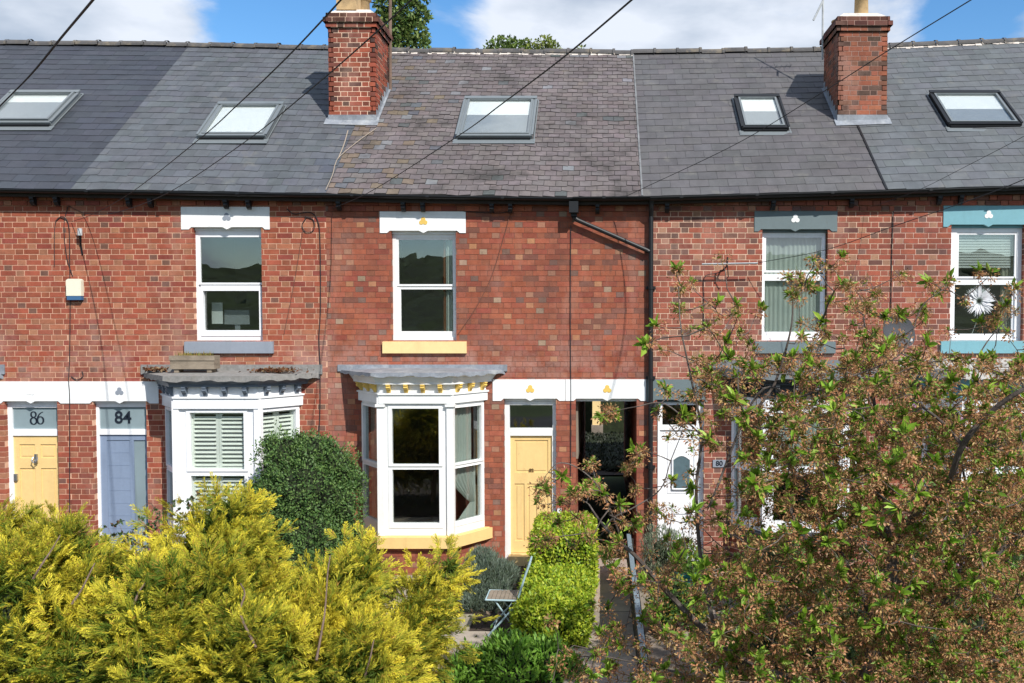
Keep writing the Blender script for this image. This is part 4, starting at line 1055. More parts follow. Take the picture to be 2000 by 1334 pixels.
def cvar(base, n, a=.2, alt=None, p=.3):
    C = np.array(base)[None, :]*(1+RNG.uniform(-a, a, (n, 1)))*(1+RNG.uniform(-a/3, a/3, (n, 3)))
    if alt is not None:
        m = RNG.random(n) < p; C[m] = np.array(alt)[None, :]*(1+RNG.uniform(-a, a, (m.sum(), 1)))
    return np.clip(C, .003, 1)
def lumpy(n, lumps, shell=.22, rough=.10):
    """points near the surfaces of a union of ellipsoids; lumps: (x,y,z,rx,ry,rz)"""
    Lm = np.array(lumps, float); wts = (Lm[:, 3]*Lm[:, 5]+Lm[:, 4]*Lm[:, 5]); idx = RNG.choice(len(Lm), n, p=wts/wts.sum())
    U = unit(n); c = Lm[idx, :3]; r = Lm[idx, 3:]; dep = 1-np.abs(RNG.normal(0, shell, n))
    bump = 1+rough*np.sin(U[:, 0]*9+idx)*np.cos(U[:, 2]*8+idx*2)+rough*.6*np.sin(U[:, 1]*17+U[:, 0]*13)
    P = c+U*r*(dep*bump)[:, None]; keep = np.ones(n, bool)
    for k in range(len(Lm)):
        m = idx != k; q = (((P-Lm[k, :3])/Lm[k, 3:])**2).sum(1); keep &= ~(m & (q < .45))
    return P[keep], (U/r)[keep]/np.linalg.norm((U/r)[keep], axis=1, keepdims=True), dep[keep]
def px_lumps(L_):
    o = []
    for px, py, rp, Y, *rest in L_:
        p = P3(px, py, Y); s = F/(Y+CD); ry = rest[0] if rest else rp/s; rz = rest[1]/s if len(rest) > 1 else rp/s
        o.append((p[0], p[1], p[2], rp/s, ry, rz))
    return o
def core(lumps, k=.72, m='dark_core', name='dark_fill', parent=None):  # solid dark ellipsoids filling the foliage, standing in for its inner shade
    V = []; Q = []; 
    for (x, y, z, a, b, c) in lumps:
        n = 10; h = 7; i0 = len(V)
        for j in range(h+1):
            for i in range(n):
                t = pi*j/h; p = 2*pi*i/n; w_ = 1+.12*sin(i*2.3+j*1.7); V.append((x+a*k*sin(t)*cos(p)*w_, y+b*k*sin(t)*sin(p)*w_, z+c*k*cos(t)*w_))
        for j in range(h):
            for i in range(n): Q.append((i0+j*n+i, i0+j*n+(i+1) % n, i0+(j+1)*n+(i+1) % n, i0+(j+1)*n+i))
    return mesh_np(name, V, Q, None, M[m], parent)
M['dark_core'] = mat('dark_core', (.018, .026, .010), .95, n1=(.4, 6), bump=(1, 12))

def shrub(name, label, cat, lumps, n, ln, wd, col, alt=None, p=.3, up=.4, shell=.2, rough=.1, group=None, corek=.72, a=.25, m='leaf', base=None, fold=.15, tilt=.7, stems=5):
    xs = np.mean([l[0] for l in lumps]); ys = np.mean([l[1] for l in lumps]); e = empty(name, (xs, ys, -.03) if base is None else base, label, cat, group)
    P, Nn, dep = lumpy(n, lumps, shell, rough); k = len(P); sh = np.clip(np.sin(P[:, 0]*23+P[:, 1]*11)*np.sin(P[:, 2]*19+P[:, 0]*7)-.55, 0, 1)*(RNG.random(k) < .6)
    P = P+(Nn+np.array([0, 0, .5]))*(sh*.28*RNG.random(k))[:, None]
    D = Nn*.6+unit(k)*tilt+np.array([0, 0, up]); Nm = Nn+unit(k)*.6+np.array([.3, -.3, .7])
    V, Q, C = leaves(P, D, Nm, ln*RNG.uniform(.6, 1.3, k), wd*RNG.uniform(.7, 1.2, k), cvar(col, k, a, alt, p), fold)
    mesh_np('foliage', V, Q, C, M[m], e)
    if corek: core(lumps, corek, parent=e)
    mb = MB()
    for i in range(stems):
        l = lumps[i % len(lumps)]; mb.tube(spl([(xs+random.uniform(-.1, .1), ys+random.uniform(-.1, .1), -.04), ((xs+l[0])/2+random.uniform(-.08, .08), (ys+l[1])/2, l[2]*.45), (l[0], l[1], l[2])]), .022, 6, r1=.008)
    mb.build('stem', M['bark'], e)
    return e

# ---- golden conifers: flat feathery sprays set along outward-growing shoots
def conifer(label, lumps, n, lean=(0, 0, 0), trunkpx=None, gold=.75, group='golden conifers along the garden front'):
    xs = np.mean([l[0] for l in lumps]); ys = np.mean([l[1] for l in lumps]); e = empty('golden_conifer', (xs, ys, -.03), label, 'conifer', group)
    nb = int(n*2.5)//13; B0, BN, dep0 = lumpy(nb, [(l[0], l[1], l[2], l[3]*.84, l[4]*.84, l[5]*.84) for l in lumps], .2, .16); nb = len(B0)
    BD = BN*.8+np.array([0, -.12, .22])+np.array(lean)*1.3+unit(nb)*.38; BD /= np.linalg.norm(BD, axis=1, keepdims=True)
    BP = unit(nb)*.5+np.array([0, -.25, .8]); BS = np.cross(BD, BP); BS /= np.linalg.norm(BS, axis=1, keepdims=True)
    BL = RNG.uniform(.12, .34, nb)*np.where(RNG.random(nb) < .14, 1.7, 1); per = 13; idx = np.repeat(np.arange(nb), per); k = nb*per; tt = RNG.random(k)**.8; sg = RNG.choice([-1., 1.], k)
    dep = np.repeat(dep0, per)
    P = B0[idx]+BD[idx]*(BL[idx]*tt)[:, None]+BS[idx]*(sg*.03)[:, None]+np.array([0, 0, -.12])*(tt**2*BL[idx])[:, None]
    A = BD[idx]*(.35+.6*tt)[:, None]+BS[idx]*(sg*(1.0-.65*tt))[:, None]+np.array([0, 0, -.10])+unit(k)*.22; A /= np.linalg.norm(A, axis=1, keepdims=True)
    Pn = np.cross(BS, BD)[idx]+unit(k)*.35; S = np.cross(A, Pn); S /= np.linalg.norm(S, axis=1, keepdims=True); Pn = np.cross(S, A)
    SL = (.10+.10*RNG.random(k))*(1.1-.3*tt); parts = []; bt = RNG.normal(0, .22, nb)[idx]
    patch = np.sin(P[:, 0]*3.1+P[:, 2]*2.3)*np.cos(P[:, 1]*2.7+P[:, 2]*3.9)
    tw = 6
    for j in range(tw):
        t = (j+.4)/tw
        for s_ in (-1, 1):
            o = P+A*(SL*t)[:, None]; ang = RNG.uniform(.35, .75, k)
            D = A*np.cos(ang)[:, None]+S*(s_*np.sin(ang))[:, None]+np.array([0, 0, -.05])+unit(k)*.22
            tl = SL*(.42*(1-t)+.16)*RNG.uniform(.7, 1.35, k)
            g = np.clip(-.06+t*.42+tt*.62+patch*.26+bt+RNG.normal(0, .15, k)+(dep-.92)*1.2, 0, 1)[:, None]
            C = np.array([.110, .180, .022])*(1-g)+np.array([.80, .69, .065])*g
            C = C*(1+RNG.uniform(-.15, .15, (k, 1))); m2 = RNG.random(k) < .02; C[m2] = np.array([.45, .26, .06])
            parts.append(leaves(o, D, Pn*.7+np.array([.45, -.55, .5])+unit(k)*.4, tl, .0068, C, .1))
            o2 = o+D/np.linalg.norm(D, axis=1, keepdims=True)*(tl*.35)[:, None]; D2 = A+S*(s_*.1)+unit(k)*.45
            parts.append(leaves(o2, D2, Pn*.7+np.array([.45, -.55, .5])+unit(k)*.4, tl*.6, .0062, C, .1))
    # inner, older and greener foliage
    kk = int(n*9); Pi, Ni, di = lumpy(kk, [(l[0], l[1], l[2], l[3]*.78, l[4]*.78, l[5]*.78) for l in lumps], .22, .2); kk = len(Pi)
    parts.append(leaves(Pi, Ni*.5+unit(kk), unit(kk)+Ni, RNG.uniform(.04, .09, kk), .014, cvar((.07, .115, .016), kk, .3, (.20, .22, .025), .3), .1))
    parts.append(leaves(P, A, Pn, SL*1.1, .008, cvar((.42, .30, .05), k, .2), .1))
    V, Q, C = join(parts); mesh_np('foliage', V, Q, C, M['conifer'], e)
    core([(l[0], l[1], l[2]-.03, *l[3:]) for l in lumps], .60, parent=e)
    mb = MB(); mb.tube([(xs, ys, -.05), (xs+.05, ys, .6), (lumps[0][0], lumps[0][1], lumps[0][2])], .06, 8, r1=.02)
    mb.build('trunk', M['bark_red'], e)
    for tp in (trunkpx or []):
        mb = MB(); mb.tube(spl([P3(*q) for q in tp]), .011, 6, r1=.005); mb.build('branch', M['bark_red'], e)
    return e
conifer('broad golden conifer in the bottom left corner, in front of the yellow door 86',
        px_lumps([(15, 1085, 72, -5.7), (120, 1110, 72, -5.9), (60, 1190, 110, -6.3), (205, 1145, 58, -5.8), (180, 1200, 100, -6.2), (265, 1205, 70, -5.9), (40, 1310, 120, -6.7), (190, 1310, 120, -6.7), (-60, 1180, 120, -6)]), 5200, (.22, 0, .05),
        [[(65, 1130, -6.75), (80, 1105, -6.75), (100, 1075, -6.6), (118, 1045, -6.5)], [(140, 1180, -6.9), (160, 1150, -6.85), (185, 1100, -6.7)]])
conifer('tall golden conifer with a rounded peak, between blue-grey door 84 and the dark green bush',
        px_lumps([(445, 1012, 34, -5.6), (435, 1045, 58, -5.6), (408, 1105, 76, -5.9), (472, 1118, 58, -5.9), (338, 1178, 56, -6.0), (515, 1200, 66, -6.1), (410, 1200, 100, -6.5), (300, 1220, 95, -6.6), (330, 1320, 120, -6.9), (470, 1310, 120, -6.9)]), 5400, (.05, 0, .1),
        [[(500, 1265, -7.3), (470, 1200, -7.1), (478, 1160, -7.0), (470, 1140, -6.8)], [(255, 1200, -7.0), (275, 1150, -6.8), (310, 1115, -6.6)]])
conifer('golden conifer with an upright bare brown stem, in front of the yellow bay sill',
        px_lumps([(718, 1105, 16, -5.5, .12), (698, 1145, 32, -5.5, .25), (645, 1192, 46, -5.7), (672, 1172, 34, -5.7), (570, 1215, 42, -5.8), (610, 1245, 84, -6.1), (645, 1245, 58, -6.1, .4), (570, 1320, 105, -6.5), (680, 1325, 92, -6.5)]), 4400, (.12, 0, .12),
        [[(618, 1290, -7.0), (628, 1235, -6.8), (635, 1190, -6.6), (640, 1120, -6.4), (645, 1085, -6.2)], [(710, 1330, -6.9), (722, 1290, -6.9), (730, 1250, -6.8)]])
conifer('narrow golden conifer leaning right towards the folding chair',
        px_lumps([(880, 1108, 13, -5.3, .10), (856, 1135, 17, -5.35, .12), (834, 1165, 22, -5.4, .15), (812, 1190, 28, -5.5, .18), (818, 1222, 28, -5.6, .2), (796, 1250, 34, -5.7, .22), (785, 1285, 36, -5.9, .28), (745, 1325, 56, -6.2, .35)]), 1300, (.38, 0, .2))

# ---- the other shrubs
shrub('evergreen_bush', 'tall rounded dark green bush against the wall between the two bays', 'bush',
      px_lumps([(600, 960, 84, -1.3), (558, 900, 56, -1.2), (610, 890, 45, -1.2), (650, 912, 46, -1.1), (545, 990, 68, -1.4), (656, 985, 54, -1.2), (600, 1050, 80, -1.5), (520, 1050, 50, -1.5), (655, 930, 40, -1.1), (600, 1110, 80, -1.7), (588, 868, 22, -1.1), (640, 872, 18, -1.1), (690, 940, 26, -1.0), (505, 960, 24, -1.3), (530, 868, 18, -1.2), (680, 1035, 30, -1.3)]),
      44000, .042, .023, (.075, .15, .038), (.14, .23, .06), .35, .3, .16, .2)
shrub('lavender_bush', 'grey-green bush of fine upright leaves between the yellow bay and the folding chair', 'bush',
      px_lumps([(950, 1130, 48, -2.0), (915, 1140, 32, -2.0), (985, 1130, 32, -1.9), (940, 1100, 30, -1.9), (925, 1180, 24, -2.3), (965, 1170, 34, -2.2)]),
      26000, .06, .008, (.13, .175, .12), (.22, .27, .22), .35, .9, .2, .12, tilt=.45, corek=.6)
shrub('leafy_perennial', 'bright green leafy clump at the bottom centre below the folding chair', 'plant',
      px_lumps([(1000, 1320, 75, -4.6), (930, 1325, 58, -4.6), (1060, 1310, 60, -4.5), (985, 1275, 36, -4.4), (1100, 1330, 50, -4.6), (890, 1345, 40, -4.8)]),
      9500, .085, .030, (.13, .27, .03), (.21, .38, .05), .4, .45, .2, .12)
# hedge in two tiers: (x0,x1,y0,y1,z1)
def hedge(label, x0, x1, y0, y1, z1, n):
    e = empty('clipped_hedge', ((x0+x1)/2, (y0+y1)/2, -.03), label, 'hedge', 'two clipped hedges beside the path'); w_, d_, h = x1-x0, y1-y0, z1
    ar = np.array([w_*d_, w_*h, d_*h, d_*h, w_*h]); f = RNG.choice(5, n, p=ar/ar.sum()); u = RNG.random(n); v = RNG.random(n); P = np.zeros((n, 3)); N_ = np.zeros((n, 3))
    for k, (nn) in enumerate(((0, 0, 1), (0, -1, 0), (-1, 0, 0), (1, 0, 0), (0, 1, 0))): N_[f == k] = nn
    P[:, 0] = np.where(f == 2, x0, np.where(f == 3, x1, x0+u*w_)); P[:, 1] = np.where(f == 1, y0, np.where(f == 4, y1, y0+(np.where(f == 0, v, u) if True else 0)*d_)); P[:, 2] = np.where(f == 0, z1, v*h)
    # rounded shoulders and an uneven clipped surface
    cx, cy = (x0+x1)/2, (y0+y1)/2; rr = .16; q = P[:, 2] > z1-rr; t = (P[:, 2]-(z1-rr))/rr
    ins = np.where(q, rr*(1-np.sqrt(np.clip(1-t**2, 0, 1)))*.8, 0); side = f != 0
    P[:, 0] -= np.where(side, np.sign(P[:, 0]-cx)*ins, 0); P[:, 1] -= np.where(side & (np.abs(N_[:, 1]) > 0), np.sign(P[:, 1]-cy)*ins, 0)
    ed = np.minimum(np.minimum(P[:, 0]-x0, x1-P[:, 0]), np.minimum(P[:, 1]-y0, y1-P[:, 1])); P[:, 2] -= np.where(f == 0, .10*np.exp(-np.clip(ed, 0, 1)/.06), 0)
    P += N_*(.03*np.sin(P[:, 0]*9+P[:, 1]*7)*np.cos(P[:, 2]*8+P[:, 0]*5)+RNG.normal(-.012, .022, n))[:, None]
    D = N_*.45+unit(n)*.7+np.array([0, 0, .25]); C = cvar((.23, .34, .022), n, .25, (.42, .48, .035), .45)
    V, Q, C = leaves(P, D, N_+unit(n)*.7+np.array([.2, -.2, .5]), .050*RNG.uniform(.5, 1.4, n), .030*RNG.uniform(.7, 1.2, n), C)
    mesh_np('foliage', V, Q, C, M['leaf'], e)
    mb = MB(); mb.box(x0+.10, x1-.10, y0+.10, y1-.10, -.03, z1-.14); mb.build('dark_fill', M['dark_core'], e)  # dark block behind the leaves, in place of the hedge's inner shade
hedge('taller rear tier of the yellow-green clipped hedge, nearest the yellow door', -.95, -.12, -2.0, -.62, .93, 15000)
hedge('lower front tier of the yellow-green clipped hedge, right of the folding chair', -1.02, -.17, -3.8, -2.03, .50, 17000)

# ---- folding chair
e = empty('folding_chair', (-1.2, -3.27, 0), 'pale blue-grey folding metal chair with a slatted wooden seat on the patio', 'chair')
ya, yb = -3.46, -3.08
def bar(pts, r=.011, name='leg', m='chair_blue'):
    mb = MB(); mb.tube(pts, r, 8); return mb.build(name, M[m], e)
for y in (ya, yb):
    bar(spl([(-.87, y, .885), (-.93, y, .72), (-1.0, y, .50), (-1.08, y, .34), (-1.38, y, .005)]), .0125, 'back_post')
    bar([(-1.30, y+.02 if y < -3.2 else y-.02, .45), (-.99, y+.02 if y < -3.2 else y-.02, .005)], .010, 'leg')
mb = MB(); 
for z, x in ((.86, -.878), (.80, -.90), (.73, -.928), (.66, -.95), (.59, -.972)): mb.tube([(x, ya, z), (x, yb, z)], .009 if z < .85 else .014, 6)
for i in range(5): y = ya+.07+.06*i; mb.tube([(-.972, y, .59), (-.90, y, .80)], .005, 5)
mb.build('backrest', M['chair_blue'], e)
mb = MB()
mb.tube([(-1.40, ya-.01, .455), (-1.02, ya-.01, .445), (-1.02, yb+.01, .445), (-1.40, yb+.01, .455), (-1.40, ya-.01, .455)], .011, 6); se = mb.build('seat_frame', M['chair_blue'], e)
mb = MB()
for i in range(7): x = -1.385+.051*i; mb.box(x, x+.046, ya+.005, yb-.005, .452, .464)
mb.build('seat', M['timber'], e)
mb = MB(); mb.tube([(-1.30, ya, .105), (-1.30, yb, .105)], .008, 6); mb.tube([(-1.05, ya+.02, .09), (-1.05, yb-.02, .09)], .008, 6); mb.build('stretcher', M['chair_blue'], e)

# ---- rail fence beside the path
e = empty('path_fence', (.42, -4, 0), 'low dark boarded fence with a grey-blue top rail along the right side of the path', 'fence')
mb = MB(); mb.box(.375, .435, -8.5, -.75, .585, .63); mb.build('top_rail', M['rail_grey'], e)
mb = MB(); y = -8.5
while y < -.8: mb.box(.392, .418, y+.004, y+.14, -.03, .583); y += .145
mb.build('boards', M['dark_wood'], e)
for y in (-8.3, -6.3, -4.3, -2.4, -.85): mb = MB(); mb.box(.4185, .475, y, y+.06, -.03, .57); mb.build('post', M['dark_wood'], e)
# ---- stone kerb of the patio and small garden objects
mb = MB(); x = WX(868, -4.2)
for l in (.30, .26, .4): mb.box(x, x+l-.02, -4.32, -4.13, -.05, .09+random.uniform(-.01, .01)); x += l
solo(mb, 'stone_edging', M['stone'], 'row of rough stone blocks edging the patio below the chair', 'edging')
def pot(x, y, r, h, m, label, z=0.):
    mb = MB(); mb.lathe(x, y, [(r*.72, z), (r*.95, z+h*.85), (r*1.06, z+h*.86), (r*1.06, z+h), (r*.92, z+h), (r*.9, z+h*.9)], 24); return solo(mb, 'plant_pot', M[m], label, 'pot', origin=(x, y, z), smooth=False)
q = P3(1342, 1100, -1.7); pot(q[0], -1.7, .20, .34, 'teal_pot', 'glazed teal plant pot in front of the white door 80')
q = P3(1402, 1100, -1.9); pot(q[0]-.1, -1.9, .17, .26, 'charcoal', 'dark plant pot to the right of the glazed teal pot')
q = P3(683, 1108, -1.9); pot(q[0], -1.9, .13, .22, 'blue_plastic', 'small blue pot below the left corner of the yellow bay sill', .1)
q = P3(712, 1200, -3.3); pot(q[0], -3.3, .12, .2, 'steel', 'small grey metal pot on the patio behind the golden conifers')
q = P3(1340, 1068, -1.7)
shrub('potted_plant', 'light green plant with upright stems growing in the glazed teal pot', 'plant', [(q[0], -1.7, .50, .2, .2, .22), (q[0]+.08, -1.75, .42, .2, .2, .16)], 900, .09, .03, (.14, .25, .05), (.30, .33, .05), .2, .9, .3, corek=0, stems=3, base=(q[0], -1.7, .3))
q = P3(1290, 1075, -1.5)
shrub('silver_shrub', 'grey-green feathery shrub between the grey downpipe rail and door 80', 'bush', [(q[0], -1.5, .55, .28, .25, .38), (q[0]+.2, -1.3, .5, .22, .2, .3), (q[0]+.05, -1.6, .25, .3, .25, .2)], 5500, .05, .012, (.15, .19, .12), (.26, .28, .18), .3, .9, .25, corek=.4, tilt=.5)
q = P3(1305, 1170, -3.2)
shrub('variegated_bush', 'low bush with yellow-edged green leaves right of the path fence', 'bush', px_lumps([(1312, 1165, 42, -3.2), (1350, 1185, 38, -3.2), (1290, 1200, 30, -3.4)]), 2600, .06, .035, (.08, .17, .03), (.40, .36, .06), .35, .4, .25, corek=.6)
for lab, lm, n in (('dense dark shrub low down behind the middle of the cherry tree', [(1560, 1250, 90, -5.2), (1660, 1230, 100, -5.0), (1760, 1260, 100, -5.2), (1480, 1310, 80, -5.4), (1620, 1340, 110, -5.6), (1800, 1340, 110, -5.6), (1930, 1270, 100, -5.2), (2020, 1330, 110, -5.5)], 12000),
                   ('shaded dark evergreen mass behind the cherry tree below the bay of house 80', [(1520, 1130, 85, -2.4), (1600, 1200, 110, -2.8), (1480, 1230, 80, -3.0), (1440, 1300, 90, -3.6), (1590, 1320, 110, -3.8)], 9000),
                   ('dark green shrub behind the cherry tree at the right edge', [(1980, 1000, 95, -1.8), (1900, 1090, 110, -2.2), (1990, 1150, 110, -2.4), (1790, 1190, 110, -2.8), (1900, 1290, 130, -3.4), (1740, 1330, 110, -3.6)], 12000)):
    shrub('garden_shrub', lab, 'shrub', px_lumps(lm), n, .07, .04, (.045, .085, .02), (.11, .17, .035), .3, .3, .2)

# ---- trees beyond the roofs
def far_tree(name, label, lumps, n, trunk, col, alt, Y, ln=.13):
    e = empty(name, (trunk[0], Y, -.05), label, 'tree'); P, Nn, dep = lumpy(n, lumps, .35, .2); k = len(P)
    V, Q, C = leaves(P, Nn+unit(k)*.9, unit(k)+np.array([.3, -.6, .5]), ln*RNG.uniform(.6, 1.3, k), ln*.62, cvar(col, k, .25, alt, .35)); mesh_np('crown', V, Q, C, M['leaf'], e)
    mb = MB(); top = max(l[2] for l in lumps); mb.tube([(trunk[0], Y, -.1), (trunk[0]+.1, Y, top*.5), (trunk[0], Y, top)], .17, 8, r1=.03)
    for l in lumps: mb.tube([(trunk[0]+.03, Y, l[2]-l[5]*1.2), (l[0], l[1], l[2])], .05, 5, r1=.012)
    mb.build('trunk', M['bark'], e)
Yt = 18.
far_tree('tall_tree', 'tall leafy tree standing behind the red brick chimney with the square pot', px_lumps([(790, 20, 36, Yt), (770, 50, 30, Yt), (812, 66, 24, Yt), (760, 5, 30, Yt), (800, -30, 40, Yt), (765, -50, 40, Yt), (822, 30, 16, Yt), (790, 85, 30, Yt), (820, 88, 20, Yt), (745, 70, 25, Yt), (780, 150, 50, Yt)]), 9000, (P3(780, 50, Yt)[0], 0), (.12, .19, .05), (.22, .28, .08), Yt, .16)
Yt = 24.
far_tree('tree_top', 'low leafy tree top just showing over the ridge above the purple slates', px_lumps([(975, 95, 22, Yt), (1005, 92, 20, Yt), (955, 108, 14, Yt), (1000, 130, 45, Yt)]), 2600, (P3(990, 90, Yt)[0], 0), (.10, .16, .035), (.17, .24, .05), Yt, .16)
far_tree('tree_top', 'small yellow-green tree top over the ridge, just right of the low leafy tree top', px_lumps([(1065, 85, 15, Yt), (1040, 98, 14, Yt), (1078, 96, 14, Yt), (1030, 82, 6, Yt), (1070, 130, 40, Yt), (1134, 96, 6, Yt)]), 1500, (P3(1065, 90, Yt)[0], 0), (.15, .19, .04), (.22, .26, .05), Yt, .16)

# ---- branching plants grown towards a cloud of shoot ends
def grow(skel, targets, r_tw=.0035, jit=.05, up_pen=.6):
    """skel: list of (points, r0, r1). returns MB with wood and the shoot directions"""
    mb = MB(); nodes = []
    for pts, r0, r1 in skel:
        S_ = spl(pts, 7); mb.tube(S_, r0, 7, r1=r1); nodes += [np.array(p) for p in S_]
    N_ = np.array(nodes); cnt = len(N_); buf = np.zeros((len(targets)*6+cnt, 3)); buf[:cnt] = N_
    d0 = np.array([np.min(np.linalg.norm(N_-t, axis=1)) for t in targets]); dirs = np.zeros((len(targets), 3))
    for i in np.argsort(d0):
        t = targets[i]; d = buf[:cnt]-t; dist = np.linalg.norm(d, axis=1)+np.clip(d[:, 2], 0, 9)*up_pen; k = int(np.argmin(dist)); a = buf[k].copy()
        v = t-a; l = np.linalg.norm(v)+1e-6; m1 = a+v*.35+RNG.normal(0, jit, 3)*min(1, l)+np.array([0, 0, -.04*l]); m2 = a+v*.72+RNG.normal(0, jit, 3)*min(1, l)
        mb.tube([a, m1, m2, t], r_tw*(1+min(l, 1.2)*1.6), 4, r1=r_tw*.55)
        for p in ((a+m1)/2, m1, (m1+m2)/2, m2, t): buf[cnt] = p; cnt += 1
        dirs[i] = (t-m2)/(np.linalg.norm(t-m2)+1e-6)
    return mb, dirs
def leaves2(P, D, Nn, Ln, Wd, C, fold, curl):
    P, D, Nn = (np.asarray(a, float) for a in (P, D, Nn)); n = len(P)
    D = D/(np.linalg.norm(D, axis=1, keepdims=True)+1e-9); S = np.cross(D, Nn); S /= (np.linalg.norm(S, axis=1, keepdims=True)+1e-9); Nn = np.cross(S, D)
    Ln = np.broadcast_to(Ln, (n,))[:, None]; Wd = np.broadcast_to(Wd, (n,))[:, None]
    a = P; t = P+D*Ln-Nn*Ln*curl; q = []
    for s_ in (1, -1):
        l1 = P+D*Ln*.28+s_*S*Wd*.40+Nn*Wd*fold; l2 = P+D*Ln*.62+s_*S*Wd*.46+Nn*(Wd*fold-Ln*curl*.35); q.append((a, l1, l2, t) if s_ > 0 else (a, t, l2, l1))
    V = np.stack([*q[0], *q[1]], 1).reshape(-1, 3); Q = np.arange(8*n).reshape(2*n, 4)
    return V, Q, np.repeat(np.broadcast_to(C, (n, 3)), 2, 0)
def rosettes(T, D, k, ln, wd, col, alt, spread=.9, up=.3, a=.18, curl=.12, broad=False):
    n = len(T); P = np.repeat(T, k, 0); A = np.repeat(D, k, 0); Dn = A*.6+unit(n*k)*spread+np.array([0, 0, up]); Nn = np.cross(Dn, unit(n*k))+np.array([.1, -.4, .9])
    return (leaves2 if broad else leaves)(P, Dn, Nn, ln*RNG.uniform(.55, 1.2, n*k), wd*RNG.uniform(.7, 1.15, n*k), cvar(col, n*k, a, alt, .3), .22, curl)

# ---- cherry tree in the right foreground
GRID = ["0001031110", "0013135311", "0017679877", "0023899999", "2212899999", "1333699998", "0237999998", "1259999999", "2269999999"]
TG = []
for j, row in enumerate(GRID):
    for i, ch in enumerate(row):
        for _ in range(int(int(ch)**1.3*3.0)):
            px, py = 1050+100*(i+random.random()), 495+100*(j+random.random()); yy = -7.4+random.gauss(0, .75)
            TG.append(P3(px, py, max(-9.0, min(-5.6, yy))))
for px, py in ((1322, 525), (1330, 560), (1335, 600), (1545, 545), (1550, 580), (1568, 560), (1655, 555), (1680, 590), (1710, 575), (1855, 552), (1830, 580), (1800, 600), (1060, 950), (1050, 975), (1120, 965), (1165, 945), (1100, 975), (1130, 1010), (1045, 1050), (1065, 1060),
               (1195, 800), (1205, 810), (1175, 815), (1245, 880), (1240, 905), (1220, 920), (1390, 870), (1200, 1110), (1190, 1090), (1215, 1150), (1205, 1230), (1210, 1260), (1180, 1240), (1200, 1290), (1985, 560), (1960, 600), (1940, 620)):
    for _ in range(2): TG.append(P3(px+random.uniform(-8, 8), py+random.uniform(-8, 8), -7.4+random.uniform(-.2, .2)))
TG = np.array(TG)
def pl(*p): return [P3(a, b, c) for a, b, c in p]
SK = [(pl((1640, 1600, -7.4), (1665, 1420, -7.4), (1700, 1300, -7.4), (1715, 1220, -7.45), (1735, 1150, -7.5), (1745, 1080, -7.5)), .075, .05),
      (pl((1745, 1080, -7.5), (1790, 1000, -7.8), (1850, 945, -8.2), (1880, 870, -8.4), (1930, 810, -8.5), (1990, 765, -8.6), (2060, 730, -8.6)), .030, .013),
      (pl((1880, 870, -8.4), (1840, 825, -8.3), (1795, 790, -8.3), (1765, 768, -8.2)), .014, .006),
      (pl((1745, 1080, -7.5), (1720, 980, -7.2), (1716, 900, -7.1), (1712, 820, -7.0), (1700, 740, -6.9), (1690, 650, -6.9), (1685, 590, -6.9)), .028, .005),
      (pl((1715, 1220, -7.45), (1660, 1120, -7.3), (1625, 1050, -7.2), (1600, 990, -7.1), (1550, 920, -7.0), (1490, 860, -6.9), (1482, 800, -6.9), (1515, 745, -6.9), (1545, 640, -6.9), (1548, 560, -6.9)), .034, .005),
      (pl((1690, 1360, -7.4), (1600, 1340, -7.5), (1500, 1310, -7.5), (1400, 1250, -7.5), (1330, 1185, -7.5), (1280, 1130, -7.5), (1240, 1085, -7.5), (1200, 1050, -7.5), (1170, 1015, -7.5), (1150, 985, -7.5)), .036, .006),
      (pl((1200, 1050, -7.5), (1185, 1030, -7.5), (1200, 1010, -7.5), (1240, 990, -7.5), (1290, 955, -7.5), (1310, 900, -7.5), (1330, 850, -7.5)), .009, .003),
      (pl((1240, 1085, -7.5), (1200, 1060, -7.5), (1155, 1052, -7.5)), .008, .003),
      (pl((1215, 1055, -7.5), (1175, 960, -7.6), (1130, 915, -7.6), (1090, 905, -7.6), (1065, 930, -7.6)), .008, .002),
      (pl((1400, 1250, -7.5), (1370, 1100, -7.6), (1360, 960, -7.6), (1370, 850, -7.6), (1350, 740, -7.6), (1330, 640, -7.6), (1325, 560, -7.6)), .018, .003),
      (pl((1740, 1130, -7.5), (1830, 1180, -7.6), (1900, 1130, -7.8), (1960, 1070, -7.9), (2050, 1000, -8.)), .034, .015),
      (pl((1850, 1180, -7.6), (1880, 1090, -7.3), (1890, 980, -7.1), (1880, 900, -7.0), (1890, 780, -6.9), (1920, 680, -6.8), (1990, 600, -6.8)), .015, .004),
      (pl((1700, 1300, -7.4), (1800, 1320, -7.0), (1900, 1290, -6.8), (2020, 1300, -6.8)), .03, .012),
      (pl((1500, 1310, -7.5), (1520, 1220, -7.8), (1600, 1180, -8.0), (1640, 1160, -8.1)), .012, .004),
      (pl((1385, 990, -7.6), (1480, 770, -7.7), (1560, 775, -7.8), (1650, 740, -7.8), (1760, 690, -7.8), (1800, 600, -7.8), (1850, 560, -7.8)), .010, .003),
      (pl((1370, 850, -7.6), (1300, 790, -7.6), (1240, 795, -7.6), (1190, 805, -7.6)), .008, .002),
      (pl((1690, 1340, -7.4), (1560, 1390, -7.2), (1380, 1330, -7.0), (1250, 1290, -6.9), (1195, 1240, -6.9)), .02, .004)]
CT = empty('cherry_tree', tuple(P3(1650, 1500, -7.4)*np.array([1, 1, 0])+np.array([0, 0, -.05])), 'large cherry tree in the right foreground with faded brown blossom and fresh green leaves', 'tree')
wd_, dirs = grow(SK+[([tuple(P3(1640, 1600, -7.4)), (P3(1640, 1600, -7.4)[0]-.05, -7.4, .3), (P3(1640, 1600, -7.4)[0]-.08, -7.4, -.05)], .075, .09)], TG)
wd_.build('trunk', M['bark'], CT)
